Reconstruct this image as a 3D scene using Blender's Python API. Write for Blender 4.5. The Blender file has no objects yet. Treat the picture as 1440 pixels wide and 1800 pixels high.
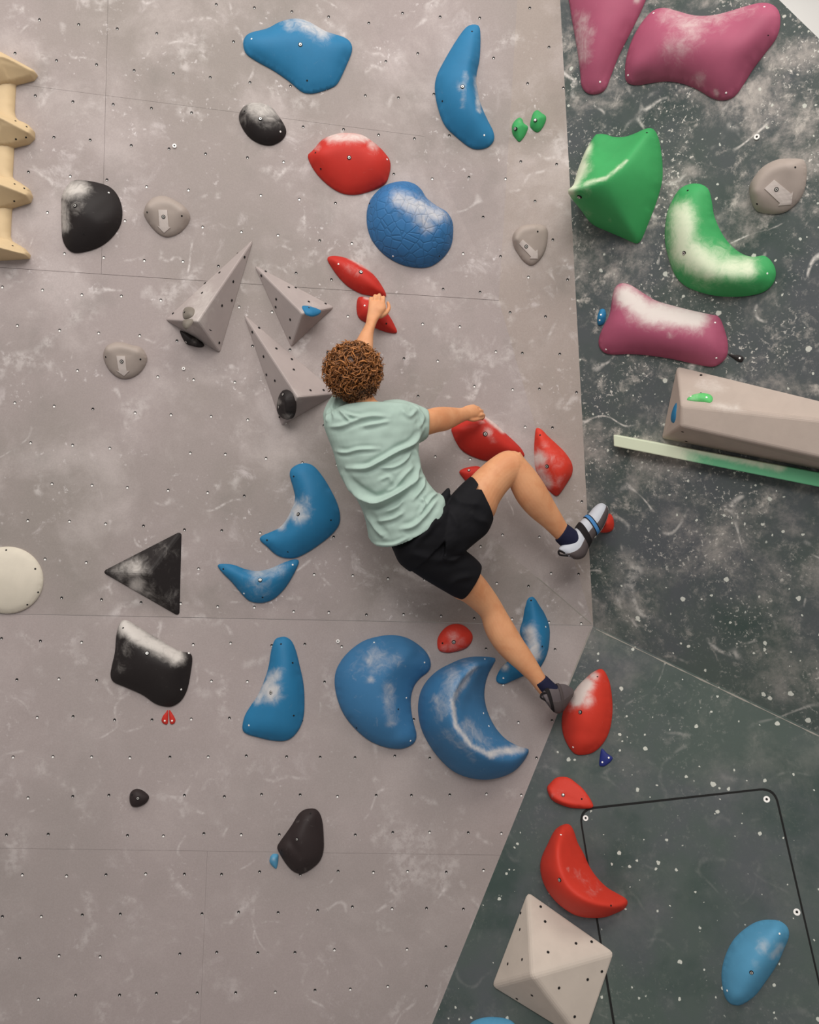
import bpy, bmesh, math, random
import numpy as np
from mathutils import Vector, Matrix
from mathutils.geometry import delaunay_2d_cdt

random.seed(7)
np.random.seed(7)
SC = bpy.context.scene
COL = SC.collection

# ------------------------------------------------------------------ camera
F = 1500.0                      # focal length in pixels of the 1440 x 1800 frame
PITCH = math.radians(12.0)
CAM = Vector((0.0, 0.0, 1.5))
cd = bpy.data.cameras.new('camera')
cam = bpy.data.objects.new('camera', cd)
COL.objects.link(cam)
cam.location = CAM
cam.rotation_euler = (math.radians(90) + PITCH, 0, 0)
cd.sensor_fit = 'VERTICAL'
cd.sensor_height = 36.0
cd.lens = 36.0 * F / 1800.0
cd.clip_end = 60
SC.camera = cam
AX = Vector((1, 0, 0))                                        # camera right
AY = Vector((0, -math.sin(PITCH), math.cos(PITCH)))           # camera up
AZ = Vector((0, math.cos(PITCH), math.sin(PITCH)))            # camera forward


def cw(x, y, d):
    """camera-space direction (right, up, forward) to world"""
    return AX * x + AY * y + AZ * d


def ray(px, py):
    return cw((px - 720.0) / F, (900.0 - py) / F, 1.0)


def topx(p):
    v = Vector(p) - CAM
    d = v.dot(AZ)
    return (720 + F * v.dot(AX) / d, 900 - F * v.dot(AY) / d)


# ------------------------------------------------------------------ light
w = bpy.data.worlds.new('world')
SC.world = w
w.use_nodes = True
w.node_tree.nodes['Background'].inputs[0].default_value = (1.0, 0.97, 0.95, 1)
w.node_tree.nodes['Background'].inputs[1].default_value = 0.55


def area(name, loc, target, sx, sy, power, col):
    ld = bpy.data.lights.new(name, 'AREA')
    ld.shape = 'RECTANGLE'
    ld.size, ld.size_y = sx, sy
    ld.energy = power
    ld.color = col
    o = bpy.data.objects.new(name, ld)
    COL.objects.link(o)
    o.location = loc
    d = Vector(target) - Vector(loc)
    o.rotation_euler = d.to_track_quat('-Z', 'Y').to_euler()
    return o


area('ceiling_and_fill_lamp', (-2.0, -0.6, 6.4), (-0.5, 3.6, 2.4), 3.4, 1.8, 235, (1.0, 0.945, 0.88))
area('ceiling_and_fill_lamp', (2.2, -0.2, 6.6), (0.8, 3.6, 2.4), 3.4, 1.8, 235, (1.0, 0.93, 0.86))
area('ceiling_and_fill_lamp', (0.0, -4.0, 5.2), (0.0, 3.8, 0.8), 4.5, 2.2, 560, (1.0, 0.96, 0.93))
area('ceiling_and_fill_lamp', (2.6, 5.0, 7.6), (2.9, 6.5, 5.2), 1.6, 0.6, 42, (1.0, 0.97, 0.93))  # unseen fill lamp added behind the green wall to brighten the white back wall

vs = SC.view_settings
SC.display_settings.display_device = 'sRGB'
vs.view_transform = 'Standard'
vs.look = 'None'
vs.exposure = -0.88
vs.gamma = 1.0
vs.use_curve_mapping = False


# ------------------------------------------------------------------ materials
def lin(c):
    return tuple(((v / 255.0) / 12.92 if v / 255.0 <= 0.04045 else ((v / 255.0 + 0.055) / 1.055) ** 2.4) for v in c) + (1.0,)


class NT:
    def __init__(self, name):
        self.m = bpy.data.materials.new(name)
        self.m.use_nodes = True
        self.t = self.m.node_tree
        self.b = self.t.nodes['Principled BSDF']

    def n(self, kind, **kw):
        nd = self.t.nodes.new(kind)
        for k, v in kw.items():
            if k.startswith('_'):
                setattr(nd, k[1:], v)
            else:
                key = k.replace('__', ' ')
                nd.inputs[int(key[1:]) if key[0] == 'i' and key[1:].isdigit() else key].default_value = v
        return nd

    def l(self, a, b):
        self.t.links.new(a, b)

    def noise(self, vec, scale, detail=4, rough=0.55, dist=0.0, kind='FBM', seed=(0, 0, 0)):
        mp = self.n('ShaderNodeMapping')
        mp.inputs['Location'].default_value = seed
        self.l(vec, mp.inputs['Vector'])
        nd = self.n('ShaderNodeTexNoise', _noise_type=kind)
        nd.inputs['Scale'].default_value = scale
        nd.inputs['Detail'].default_value = detail
        nd.inputs['Roughness'].default_value = rough
        nd.inputs['Distortion'].default_value = dist
        self.l(mp.outputs[0], nd.inputs['Vector'])
        return nd.outputs[0]

    def ramp(self, val, a, b, lo=0.0, hi=1.0, smooth=True):
        nd = self.n('ShaderNodeMapRange', _interpolation_type='SMOOTHSTEP' if smooth else 'LINEAR')
        nd.inputs['From Min'].default_value = a
        nd.inputs['From Max'].default_value = b
        nd.inputs['To Min'].default_value = lo
        nd.inputs['To Max'].default_value = hi
        self.l(val, nd.inputs['Value'])
        return nd.outputs[0]

    def math(self, op, a, b):
        nd = self.n('ShaderNodeMath', _operation=op)
        for i, v in enumerate((a, b)):
            if isinstance(v, (int, float)):
                nd.inputs[i].default_value = v
            else:
                self.l(v, nd.inputs[i])
        return nd.outputs[0]

    def mix(self, fac, a, b):
        nd = self.n('ShaderNodeMix', _data_type='RGBA')
        for s, v in ((nd.inputs[0], fac), (nd.inputs[6], a), (nd.inputs[7], b)):
            if isinstance(v, (int, float, tuple)):
                s.default_value = v
            else:
                self.l(v, s)
        return nd.outputs[2]

    def bump(self, h, strength, dist):
        nd = self.n('ShaderNodeBump')
        nd.inputs['Strength'].default_value = strength
        nd.inputs['Distance'].default_value = dist
        self.l(h, nd.inputs['Height'])
        self.l(nd.outputs[0], self.b.inputs['Normal'])

    def lines(self, vec, scale, width, dist, seed):
        n = self.noise(vec, scale, 1.0, 0.4, dist, seed=seed)
        d = self.n('ShaderNodeMath', _operation='ABSOLUTE')
        self.l(self.math('SUBTRACT', n, 0.5), d.inputs[0])
        return self.ramp(d.outputs[0], 0.0, width, 1.0, 0.0)

    def coords(self):
        return self.n('ShaderNodeTexCoord').outputs['Object']


def plain(name, col, rough=0.6, metal=0.0, spec=0.4):
    k = NT(name)
    k.b.inputs['Base Color'].default_value = lin(col)
    k.b.inputs['Roughness'].default_value = rough
    k.b.inputs['Metallic'].default_value = metal
    k.b.inputs['Specular IOR Level'].default_value = spec
    return k.m


def grey_wall_mat(name, col, warm, dirt=1.0):
    k = NT(name)
    c = k.coords()
    big = k.noise(c, 1.1, 3, 0.5, 0.2)
    base = k.mix(k.ramp(big, 0.35, 0.68), lin(col), lin(warm))
    # hand-dusted chalk clouds, soft
    patch = k.noise(c, 2.6, 6, 0.62, 0.25, seed=(3, 1, 2))
    base = k.mix(k.ramp(patch, 0.44, 0.72, 0, 0.48 * dirt), base, lin((206, 196, 194)))
    base = k.mix(k.ramp(k.noise(c, 3.4, 5, 0.6, 0.2, seed=(8, 3, 5)), 0.50, 0.74, 0, 0.30 * dirt), base, lin((118, 116, 110)))
    # streaky smears
    ch = k.noise(c, 7.5, 8, 0.70, 0.5, seed=(7, 5, 1))
    gate = k.ramp(k.noise(c, 2.1, 3, 0.5, 0, seed=(1, 9, 4)), 0.44, 0.64)
    base = k.mix(k.math('MULTIPLY', k.ramp(ch, 0.53, 0.72, 0, 0.62 * dirt), gate), base, lin((218, 210, 210)))
    # shoe scuffs: short thin ridges
    for sd, sc_, wd, amt, lo in (((2, 8, 5), 3.4, .018, .6, .55), ((6, 1, 2), 5.5, .034, .45, .57), ((3, 7, 9), 2.4, .06, .38, .52)):
        ln = k.lines(c, sc_, wd, 0.12, sd)
        gate2 = k.ramp(k.noise(c, 5.0, 3, 0.6, 0, seed=(sd[1], sd[2], sd[0])), lo, lo + .10)
        br = k.ramp(k.noise(c, 34, 4, 0.65, 0, seed=sd), 0.36, 0.62)
        base = k.mix(k.math('MULTIPLY', k.math('MULTIPLY', ln, gate2), k.math('MULTIPLY', br, amt * (0.4 + 0.6 * dirt))), base, lin((230, 224, 222)))
    sp = k.noise(c, 46.0, 3, 0.6, 0.1, seed=(5, 5, 5))
    gate3 = k.ramp(k.noise(c, 5.0, 3, 0.6, 0, seed=(9, 2, 1)), 0.50, 0.68)
    base = k.mix(k.math('MULTIPLY', k.ramp(sp, 0.60, 0.72, 0, 0.7 * dirt), gate3), base, lin((228, 222, 222)))
    fine = k.noise(c, 160.0, 2, 0.6)
    base = k.mix(k.ramp(fine, 0.3, 0.7, 0, 0.10), base, lin((90, 84, 82)))
    k.l(base, k.b.inputs['Base Color'])
    k.b.inputs['Roughness'].default_value = 0.8
    k.b.inputs['Specular IOR Level'].default_value = 0.2
    k.bump(fine, 0.12, 0.002)
    return k.m


def green_wall_mat(name, col, chalk):
    k = NT(name)
    c = k.coords()
    big = k.noise(c, 2.0, 4, 0.6, 0.2)
    base = k.mix(k.ramp(big, 0.35, 0.7), lin(col), lin((80, 84, 88)))
    base = k.mix(k.ramp(k.noise(c, 3.1, 4, 0.55, 0.2, seed=(6, 6, 1)), 0.48, 0.72, 0, 0.75), base, lin((48, 66, 61)))
    sep = k.n('ShaderNodeSeparateXYZ')
    k.l(c, sep.inputs[0])
    # more chalk higher up, where most hands and feet go
    up = k.ramp(sep.outputs['Z'], 1.0, 3.6, chalk[0], chalk[1], smooth=False)
    cl = k.noise(c, 3.0, 10, 0.72, 0.15, seed=(2, 4, 6))
    base = k.mix(k.math('MULTIPLY', k.ramp(cl, 0.46, 0.70, 0, 0.85), up), base, lin((168, 162, 156)))
    c2 = k.noise(c, 11.0, 8, 0.75, 0.25, seed=(5, 1, 6))
    base = k.mix(k.math('MULTIPLY', k.ramp(c2, 0.54, 0.74, 0, 0.75), up), base, lin((190, 184, 176)))
    for sd, sc_, wd, amt, lo in (((3, 3, 9), 2.8, .014, .8, .50), ((7, 2, 4), 4.6, .026, .6, .53)):
        ln = k.math('MULTIPLY', k.lines(c, sc_, wd, 0.12, sd), up)
        g2 = k.ramp(k.noise(c, 4.6, 3, 0.6, 0, seed=(sd[1], sd[2], sd[0])), lo, lo + .10)
        br = k.ramp(k.noise(c, 30, 4, 0.65, 0, seed=sd), 0.34, 0.60)
        base = k.mix(k.math('MULTIPLY', k.math('MULTIPLY', ln, g2), k.math('MULTIPLY', br, amt)), base, lin((206, 202, 196)))
    spk = k.noise(c, 60.0, 3, 0.7, 0.1, seed=(1, 7, 3))
    g3 = k.ramp(k.noise(c, 4.0, 4, 0.6, 0, seed=(4, 4, 1)), 0.42, 0.66)
    sf = k.math('MULTIPLY', k.math('MULTIPLY', k.ramp(spk, 0.57, 0.68, 0, 0.85), g3), up)
    base = k.mix(sf, base, lin((210, 206, 198)))
    # knocked-off paint: small bare flecks of two sizes
    for sc_, thr, sd, gt in ((16.0, 0.20, (0, 0, 0), 0.30), (30.0, 0.20, (4, 1, 7), 0.55)):
        mp = k.n('ShaderNodeMapping')
        mp.inputs['Location'].default_value = sd
        k.l(c, mp.inputs[0])
        dn = k.n('ShaderNodeTexNoise')
        dn.inputs['Scale'].default_value = 70
        vm = k.n('ShaderNodeMix', _data_type='VECTOR')
        vm.inputs[0].default_value = 0.012
        k.l(c, dn.inputs['Vector'])
        k.l(mp.outputs[0], vm.inputs[4])
        k.l(dn.outputs['Color'], vm.inputs[5])
        vo = k.n('ShaderNodeTexVoronoi', _feature='F1')
        vo.inputs['Scale'].default_value = sc_
        vo.inputs['Randomness'].default_value = 1.0
        k.l(vm.outputs[1], vo.inputs['Vector'])
        sx = k.n('ShaderNodeSeparateColor')
        k.l(vo.outputs['Color'], sx.inputs[0])
        on = k.math('GREATER_THAN', sx.outputs[0], gt)
        size = k.math('MULTIPLY', sx.outputs[1], thr)
        dot = k.ramp(k.math('SUBTRACT', size, vo.outputs['Distance']), 0.0, 0.03)
        base = k.mix(k.math('MULTIPLY', k.math('MULTIPLY', dot, on), 0.85), base, lin((206, 208, 198)))
    k.l(base, k.b.inputs['Base Color'])
    k.b.inputs['Roughness'].default_value = 0.66
    k.b.inputs['Specular IOR Level'].default_value = 0.3
    k.bump(k.noise(c, 120.0, 3, 0.6), 0.15, 0.002)
    return k.m


CHALK = (214, 208, 202)


def hold_mat(name, col, rough=0.62, spec=0.3, dark=None, crack=False, chalkcol=CHALK, general=0.10):
    k = NT(name)
    c = k.coords()
    base = lin(col)
    tone = k.noise(c, 9.0, 4, 0.6, 0.3)
    base = k.mix(k.ramp(tone, 0.3, 0.75, 0, 0.22), base, lin(dark or tuple(v * 0.82 for v in col)))
    at = k.n('ShaderNodeAttribute', _attribute_name='chalk')
    nz = k.noise(c, 26.0, 7, 0.7, 0.8, seed=(1, 2, 3))
    nb = k.noise(c, 8.0, 4, 0.6, 0.6, seed=(4, 2, 3))
    amt = k.math('ADD', at.outputs['Fac'], k.math('MULTIPLY', k.math('SUBTRACT', nz, 0.5), 0.9))
    amt = k.math('ADD', amt, k.math('MULTIPLY', k.math('SUBTRACT', nb, 0.5), 0.5))
    live = k.ramp(at.outputs['Fac'], 0.02, 0.18)
    f = k.math('MULTIPLY', k.ramp(amt, 0.12, 1.15, 0, 0.9), live)
    base = k.mix(f, base, lin(chalkcol))
    dust = k.ramp(nz, 0.60, 0.85, 0, general)
    base = k.mix(dust, base, lin(chalkcol))
    if crack:
        vo = k.n('ShaderNodeTexVoronoi', _feature='DISTANCE_TO_EDGE')
        vo.inputs['Scale'].default_value = 26.0
        k.l(c, vo.inputs['Vector'])
        cr = k.ramp(vo.outputs['Distance'], 0.0, 0.11)
        base = k.mix(k.ramp(vo.outputs['Distance'], 0.0, 0.05, 0.28, 0.0), base, lin(tuple(v * 0.6 for v in col)))
        k.bump(cr, 0.30, 0.008)
    else:
        k.bump(k.noise(c, 220.0, 2, 0.6), 0.12, 0.0015)
    k.l(base, k.b.inputs['Base Color'])
    k.b.inputs['Roughness'].default_value = rough
    k.b.inputs['Specular IOR Level'].default_value = spec
    return k.m


M = {}
M['wall'] = grey_wall_mat('grey_wall_paint', (166, 155, 153), (152, 144, 139))
M['wall_right'] = grey_wall_mat('grey_wall_paint_warm', (168, 156, 150), (158, 148, 141))
M['wall_low'] = grey_wall_mat('grey_wall_paint_low', (166, 155, 153), (158, 149, 146), 0.4)
M['wall_m'] = grey_wall_mat('grey_wall_paint_facet', (166, 155, 153), (158, 149, 146), 0.8)
M['green'] = green_wall_mat('green_wall_paint', (74, 84, 80), (0.30, 1.45))
M['green_low'] = green_wall_mat('green_wall_paint_low', (74, 86, 81), (0.10, 0.95))
M['gap'] = plain('dark_gap', (24, 24, 24), 0.9)
M['white'] = plain('white_plaster', (226, 224, 220), 0.8)
M['mat'] = plain('gym_mat', (158, 156, 156), 0.8)
M['hole'] = plain('hole_black', (20, 18, 18), 0.8)
M['steel'] = plain('zinc_steel', (214, 212, 206), 0.35, 0.6)
M['glint'] = plain('painted_steel_glint', (244, 242, 238), 0.4, 0.0, 0.6)  # off-white colour standing in for light that glints on steel
M['blue'] = hold_mat('blue_resin', (38, 116, 160))
M['blue_ball'] = hold_mat('blue_cracked_resin', (52, 110, 162), crack=True)
M['blue_moon'] = hold_mat('blue_satin_resin', (60, 116, 160), general=0.4)
M['blue_pale'] = hold_mat('pale_blue_resin', (84, 150, 186))
M['navy'] = hold_mat('navy_resin', (28, 40, 110))
M['red'] = hold_mat('red_resin', (188, 44, 34))
M['orange'] = hold_mat('orange_red_resin', (204, 56, 40))
M['black'] = hold_mat('black_resin', (34, 29, 29), general=0.08)
M['brown_black'] = hold_mat('brown_black_resin', (46, 37, 37), general=0.12)
M['green_hold'] = hold_mat('green_resin', (60, 156, 90), chalkcol=(216, 222, 196))
M['green_chip'] = hold_mat('bright_green_resin', (92, 190, 108))
M['pink'] = hold_mat('pink_resin', (164, 82, 108))
M['grey_hold'] = hold_mat('grey_resin', (164, 152, 144), 0.6, general=0.05)
M['grey_dark'] = hold_mat('dark_grey_resin', (124, 117, 108), general=0.2)
M['white_hold'] = hold_mat('white_fibreglass', (214, 206, 190))
M['cream'] = hold_mat('cream_volume_paint', (204, 192, 180), 0.75, general=0.05)
M['volume'] = hold_mat('grey_volume_paint', (168, 157, 154), 0.75)
M['beam'] = hold_mat('warm_grey_volume_paint', (178, 164, 154), 0.75)
M['ply'] = hold_mat('varnished_plywood', (206, 182, 144), 0.6, general=0.05)
M['arrow'] = plain('pale_arrow_sticker', (196, 186, 180), 0.6)
M['batten'] = hold_mat('green_batten_paint', (104, 178, 134), 0.6, chalkcol=(216, 220, 196))


# ------------------------------------------------------------------ object helpers
def tag(o, label=None, cat=None, group=None, kind=None):
    if label: o['label'] = label
    if cat: o['category'] = cat
    if group: o['group'] = group
    if kind: o['kind'] = kind
    return o


def mesh_obj(name, verts, faces, mat, parent=None, matrix=None, smooth=False, mats=None, fmat=None):
    me = bpy.data.meshes.new(name)
    me.from_pydata([tuple(v) for v in verts], [], [tuple(f) for f in faces])
    for m_ in (mats or [mat]):
        me.materials.append(m_)
    if fmat is not None:
        me.polygons.foreach_set('material_index', fmat)
    if smooth:
        me.polygons.foreach_set('use_smooth', [True] * len(me.polygons))
    me.update()
    o = bpy.data.objects.new(name, me)
    COL.objects.link(o)
    if matrix is not None:
        o.matrix_world = matrix
    if parent is not None:
        o.parent = parent
        o.matrix_parent_inverse = parent.matrix_world.inverted()
    return o


def empty(name, loc):
    o = bpy.data.objects.new(name, None)
    o.empty_display_size = 0.05
    COL.objects.link(o)
    o.matrix_world = Matrix.Translation(loc)
    return o


# ------------------------------------------------------------------ planes of the climbing wall
class Plane:
    def __init__(self, o, n, up=None):
        self.o = Vector(o)
        self.n = Vector(n).normalized()
        if self.n.dot(CAM - self.o) < 0:
            self.n = -self.n
        up = Vector(up) if up is not None else AY
        self.v = (up - self.n * up.dot(self.n)).normalized()
        self.u = self.v.cross(self.n).normalized()

    def hit(self, px, py, off=0.0):
        r = ray(px, py)
        t = (self.o + self.n * off - CAM).dot(self.n) / r.dot(self.n)
        return CAM + r * t

    def loc(self, p):
        d = p - self.o
        return np.array((d.dot(self.u), d.dot(self.v)))

    def hit2(self, px, py, off=0.0):
        return self.loc(self.hit(px, py, off))

    def pt(self, a, b, h=0.0):
        return self.o + self.u * float(a) + self.v * float(b) + self.n * float(h)


def plane3(a, b, c):
    return Plane(a, (b - a).cross(c - a))


_u = Vector((0.992, -0.062, 0.112)).normalized()
_v = Vector((0.0624, 0.998, 0.0)).normalized()
uw, vw = cw(*_u), cw(*_v)
P0 = CAM + ray(500, 700) * 3.85
G = Plane(P0, uw.cross(vw), vw)                  # main grey overhang
V = G.hit(1043, 1100)                            # vertex where all the folds meet
PB = G.hit(877, 528)
hl = G.hit(-500, 1069)
_hd = (V - hl).normalized()
_dn = G.n.cross(_hd)
if _dn.dot(AY) > 0:
    _dn = -_dn
_dn = (_dn * math.cos(math.radians(6)) + G.n * math.sin(math.radians(6))).normalized()
L = Plane(V, _hd.cross(_dn), vw)                 # lower grey wall, bottom a little nearer
pa = G.hit(928, -300, 0.16)
U = plane3(G.hit(500, -300), PB, pa)             # triangular facet
S = plane3(pa, PB, V)                            # strip beside the green wall
ct = S.hit(969, -300)
_r = cw(math.cos(math.radians(32)), 0, -math.sin(math.radians(32)))
GU = Plane(V, (V - ct).cross(_r))                # upper green wall, comes towards the viewer
fold = GU.hit(1800, 1462)
GL = plane3(V, L.hit(679, 2000), fold)           # lower green wall


def clip(poly, a, b, shift=0.0):
    """keep the part of a pixel polygon left of the directed line a->b, moved by shift pixels"""
    dx, dy = b[0] - a[0], b[1] - a[1]
    ln = math.hypot(dx, dy)
    nx, ny = dy / ln, -dx / ln
    f = lambda p: (p[0] - a[0]) * nx + (p[1] - a[1]) * ny - shift
    out = []
    for i, p in enumerate(poly):
        q = poly[(i + 1) % len(poly)]
        fp, fq = f(p), f(q)
        if fp >= 0:
            out.append(p)
        if fp * fq < 0:
            t = fp / (fp - fq)
            out.append((p[0] + (q[0] - p[0]) * t, p[1] + (q[1] - p[1]) * t))
    return out


def panel(name, plane, poly, mat, parent, thick=0.018, front=0.0):
    pts = [plane.hit(*p, front) if len(p) == 2 else p for p in poly]
    # front face counter-clockwise as seen from the camera side
    nn = Vector((0, 0, 0))
    for i in range(len(pts)):
        nn += pts[i].cross(pts[(i + 1) % len(pts)])
    if nn.dot(plane.n) < 0:
        pts = pts[::-1]
    n = len(pts)
    vs_ = pts + [p - plane.n * thick for p in pts]
    fs = [tuple(range(n)), tuple(range(2 * n - 1, n - 1, -1))]
    fs += [(i, i + n, (i + 1) % n + n, (i + 1) % n) for i in range(n)]
    return mesh_obj(name, vs_, fs, mat, parent)


def sheet(name, polys, mat, depth):
    """dark backing right behind the panels: one object per wall"""
    vs_, fs = [], []
    for plane, poly in polys:
        k = len(vs_)
        pts = [plane.hit(*p) - plane.n * depth for p in poly]
        vs_ += pts
        fs.append(tuple(range(k, k + len(pts))))
    return mesh_obj(name, vs_, fs, mat)


PG = [(-500, -300), (500, -300), (877, 528), (700, 805), (1043, 1100), (-500, 1069)]
PU = [(500, -300), (928, -300), (877, 528)]
PM = [(877, 528), (1043, 1100), (700, 805)]
PS = [(928, -300), (969, -300), (1043, 1100), (877, 528)]
PL = [(-500, 1069), (1043, 1100), (679, 2000), (-500, 2000)]
PGU = [(969, -300), (1061, -300), (1370, 0), (1800, 418), (1800, 1462), (1043, 1100)]
PGL = [(1043, 1100), (1800, 1462), (1800, 2000), (679, 2000)]

wall_left = tag(sheet('wall_left', [(G, PG), (U, PU), (G, PM), (S, PS), (L, PL)], M['gap'], 0.022), kind='structure')
s1 = ((0, 144), (732, 238))
s2 = ((0, 470), (877, 528))
v1 = ((190, 0), (178, 480))
s3 = ((0, 1491), (1000, 1505))
s4 = ((380, 1120), (352, 1800))
g = 0.17
rev = lambda s: (s[1], s[0])
# top row of panels
top = clip(PG, *s1, g)
mid = clip(clip(PG, *rev(s1), g), *s2, g)
low = clip(PG, *rev(s2), g * 2.6)
for poly in (top, mid):
    panel('panel', G, clip(poly, *v1, 0.2), M['wall'], wall_left)
    panel('panel', G, clip(poly, *rev(v1), 0.2), M['wall'], wall_left)
panel('panel', G, clip(low, (-500, 1068.4), (1043, 1099.3)), M['wall'], wall_left)
panel('panel', U, PU, M['wall'], wall_left)
panel('panel', G, clip(PM, (700, 805.8), (1043, 1100.8)) if False else PM, M['wall_m'], wall_left)
panel('panel', S, PS, M['wall_right'], wall_left)
la = clip(PL, *s3, g)
lb = clip(PL, *rev(s3), g)
panel('panel', L, la, M['wall_low'], wall_left)
panel('panel', L, clip(lb, *s4, 0.1), M['wall_low'], wall_left)
panel('panel', L, clip(lb, *rev(s4), 0.1), M['wall_low'], wall_left)

wall_right = tag(sheet('wall_right', [(GU, PGU), (GL, PGL)], M['gap'], 0.022), kind='structure')
panel('panel', GU, PGU, M['green'], wall_right)
panel('panel', GL, PGL, M['green_low'], wall_right)

wall_back = mesh_obj('wall_back', [(-6, 6.5, -0.1), (8, 6.5, -0.1), (8, 6.5, 9), (-6, 6.5, 9)], [(0, 1, 2, 3)], M['white'])
tag(wall_back, kind='structure')
floor = mesh_obj('floor', [(-7, -6, -0.12), (8, -6, -0.12), (8, 6.5, -0.12), (-7, 6.5, -0.12)], [(0, 1, 2, 3)], M['mat'])
tag(floor, kind='structure')



# worn, chalky paint along the folds
M['worn'] = hold_mat('worn_edge', (150, 146, 138), 0.8)


def worn_edge(plane, a, b, wpx, parent):
    d = np.array(b, float) - np.array(a, float)
    nrm = np.array((-d[1], d[0])) / np.linalg.norm(d) * wpx / 2
    rnd = random.Random(int(a[0]))
    top_, bot_ = [], []
    for t in np.linspace(0, 1, 40):
        q = np.array(a) + d * t
        k = rnd.uniform(0.25, 1.0)
        top_.append(tuple(q + nrm * k)); bot_.append(tuple(q - nrm * k))
    return panel('worn_edge', plane, top_ + bot_[::-1], M['worn'], parent, 0.004, 0.0012)


# ------------------------------------------------------------------ bolt holes with painted glints
def inside(p, poly):
    x, y = p
    r = False
    for i in range(len(poly)):
        (x1, y1), (x2, y2) = poly[i], poly[i - 1]
        if (y1 > y) != (y2 > y) and x < (x2 - x1) * (y - y1) / (y2 - y1) + x1:
            r = not r
    return r


def disc(vs_, fs, fm, c, u, v, n, r, h, mat, seg=8):
    k = len(vs_)
    for i in range(seg):
        a = 2 * math.pi * i / seg
        vs_.append(c + u * (r * math.cos(a)) + v * (r * math.sin(a)) + n * h)
    fs.append(tuple(range(k, k + seg)))
    fm.append(mat)


def bolt_holes(specs, parent):
    rnd = random.Random(3)
    vs_, fs, fm = [], [], []
    for plane, poly, sp, ua, x0, y0, bright in specs:
        u = (ua - plane.n * ua.dot(plane.n)).normalized()
        v = plane.n.cross(u).normalized()
        o = plane.hit(x0, y0)
        for j in range(-34, 35):
            for i in range(-34, 35):
                p = o + u * (sp * (i + 0.5 * (j % 2)) + rnd.gauss(0, 0.006)) + v * (sp * j + rnd.gauss(0, 0.004))
                q = topx(p)
                if not (-60 < q[0] < 1500 and -60 < q[1] < 1860) or not inside(q, poly):
                    continue
                if rnd.random() < 0.05:
                    continue
                disc(vs_, fs, fm, p, u, v, plane.n, 0.0062, 0.0009, 0)
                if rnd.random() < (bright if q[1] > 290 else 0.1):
                    disc(vs_, fs, fm, p - v * 0.003, u, v, plane.n, 0.0046, 0.0016, 1)  # glint painted as a pale disc, rarer in the top rows
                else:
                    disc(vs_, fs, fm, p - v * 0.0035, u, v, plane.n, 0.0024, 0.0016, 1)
    o = mesh_obj('bolt_holes', vs_, fs, None, parent, mats=[M['hole'], M['glint']], fmat=fm)
    return tag(o, kind='stuff')


worn_edge(GL, (1048, 1106), (1440, 1294), 3.0, wall_right)
worn_edge(G, (945, 1015), (1040, 1096), 2.0, wall_left)
worn_edge(L, (1039, 1106), (985, 1240), 2.6, wall_left)
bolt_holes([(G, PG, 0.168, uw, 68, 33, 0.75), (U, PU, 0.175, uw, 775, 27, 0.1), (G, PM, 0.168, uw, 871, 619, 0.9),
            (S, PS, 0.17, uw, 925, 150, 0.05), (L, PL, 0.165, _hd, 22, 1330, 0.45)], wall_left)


# ------------------------------------------------------------------ climbing holds
def catmull(pts, closed=True, per=8):
    pts = [np.array(p, float) for p in pts]
    n = len(pts)
    out = []
    for i in range(n if closed else n - 1):
        if closed:
            p0, p1, p2, p3 = pts[i - 1], pts[i], pts[(i + 1) % n], pts[(i + 2) % n]
        else:
            p0, p1, p2, p3 = pts[max(i - 1, 0)], pts[i], pts[i + 1], pts[min(i + 2, n - 1)]
        for k in range(per):
            t = k / per
            out.append(0.5 * ((2 * p1) + (p2 - p0) * t + (2 * p0 - 5 * p1 + 4 * p2 - p3) * t * t + (3 * p1 - p0 - 3 * p2 + p3) * t ** 3))
    if not closed:
        out.append(pts[-1])
    return np.array(out)


def resample(poly, step, closed=True):
    q = np.vstack([poly, poly[:1]]) if closed else poly
    seg = np.linalg.norm(np.diff(q, axis=0), axis=1)
    cum = np.concatenate([[0], np.cumsum(seg)])
    n = max(int(cum[-1] / step), 10)
    s = np.linspace(0, cum[-1], n, endpoint=not closed)
    return np.stack([np.interp(s, cum, q[:, i]) for i in range(2)], 1)


def seg_dist(p, a, b):
    """distance of points p (n,2) to segments a->b (m,2): nearest distance, segment index, parameter"""
    d = b - a
    l2 = np.maximum((d ** 2).sum(1), 1e-12)
    t = np.clip(((p[:, None, :] - a[None]) * d[None]).sum(2) / l2[None], 0, 1)
    q = a[None] + t[..., None] * d[None]
    r = np.linalg.norm(p[:, None, :] - q, axis=2)
    i = r.argmin(1)
    k = np.arange(len(p))
    return r[k, i], i, t[k, i]


def in_poly(p, poly):
    x, y = p[:, 0][:, None], p[:, 1][:, None]
    x1, y1 = poly[:, 0][None], poly[:, 1][None]
    x2, y2 = np.roll(poly[:, 0], 1)[None], np.roll(poly[:, 1], 1)[None]
    c = ((y1 > y) != (y2 > y)) & (x < (x2 - x1) * (y - y1) / (y2 - y1 + 1e-15) + x1)
    return c.sum(1) % 2 == 1


def Z(ox, oy, s):
    return lambda q: (ox + q[0] / s, oy + q[1] / s)


ID = lambda q: (q[0], q[1])


HSCALE = 0.72


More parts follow.
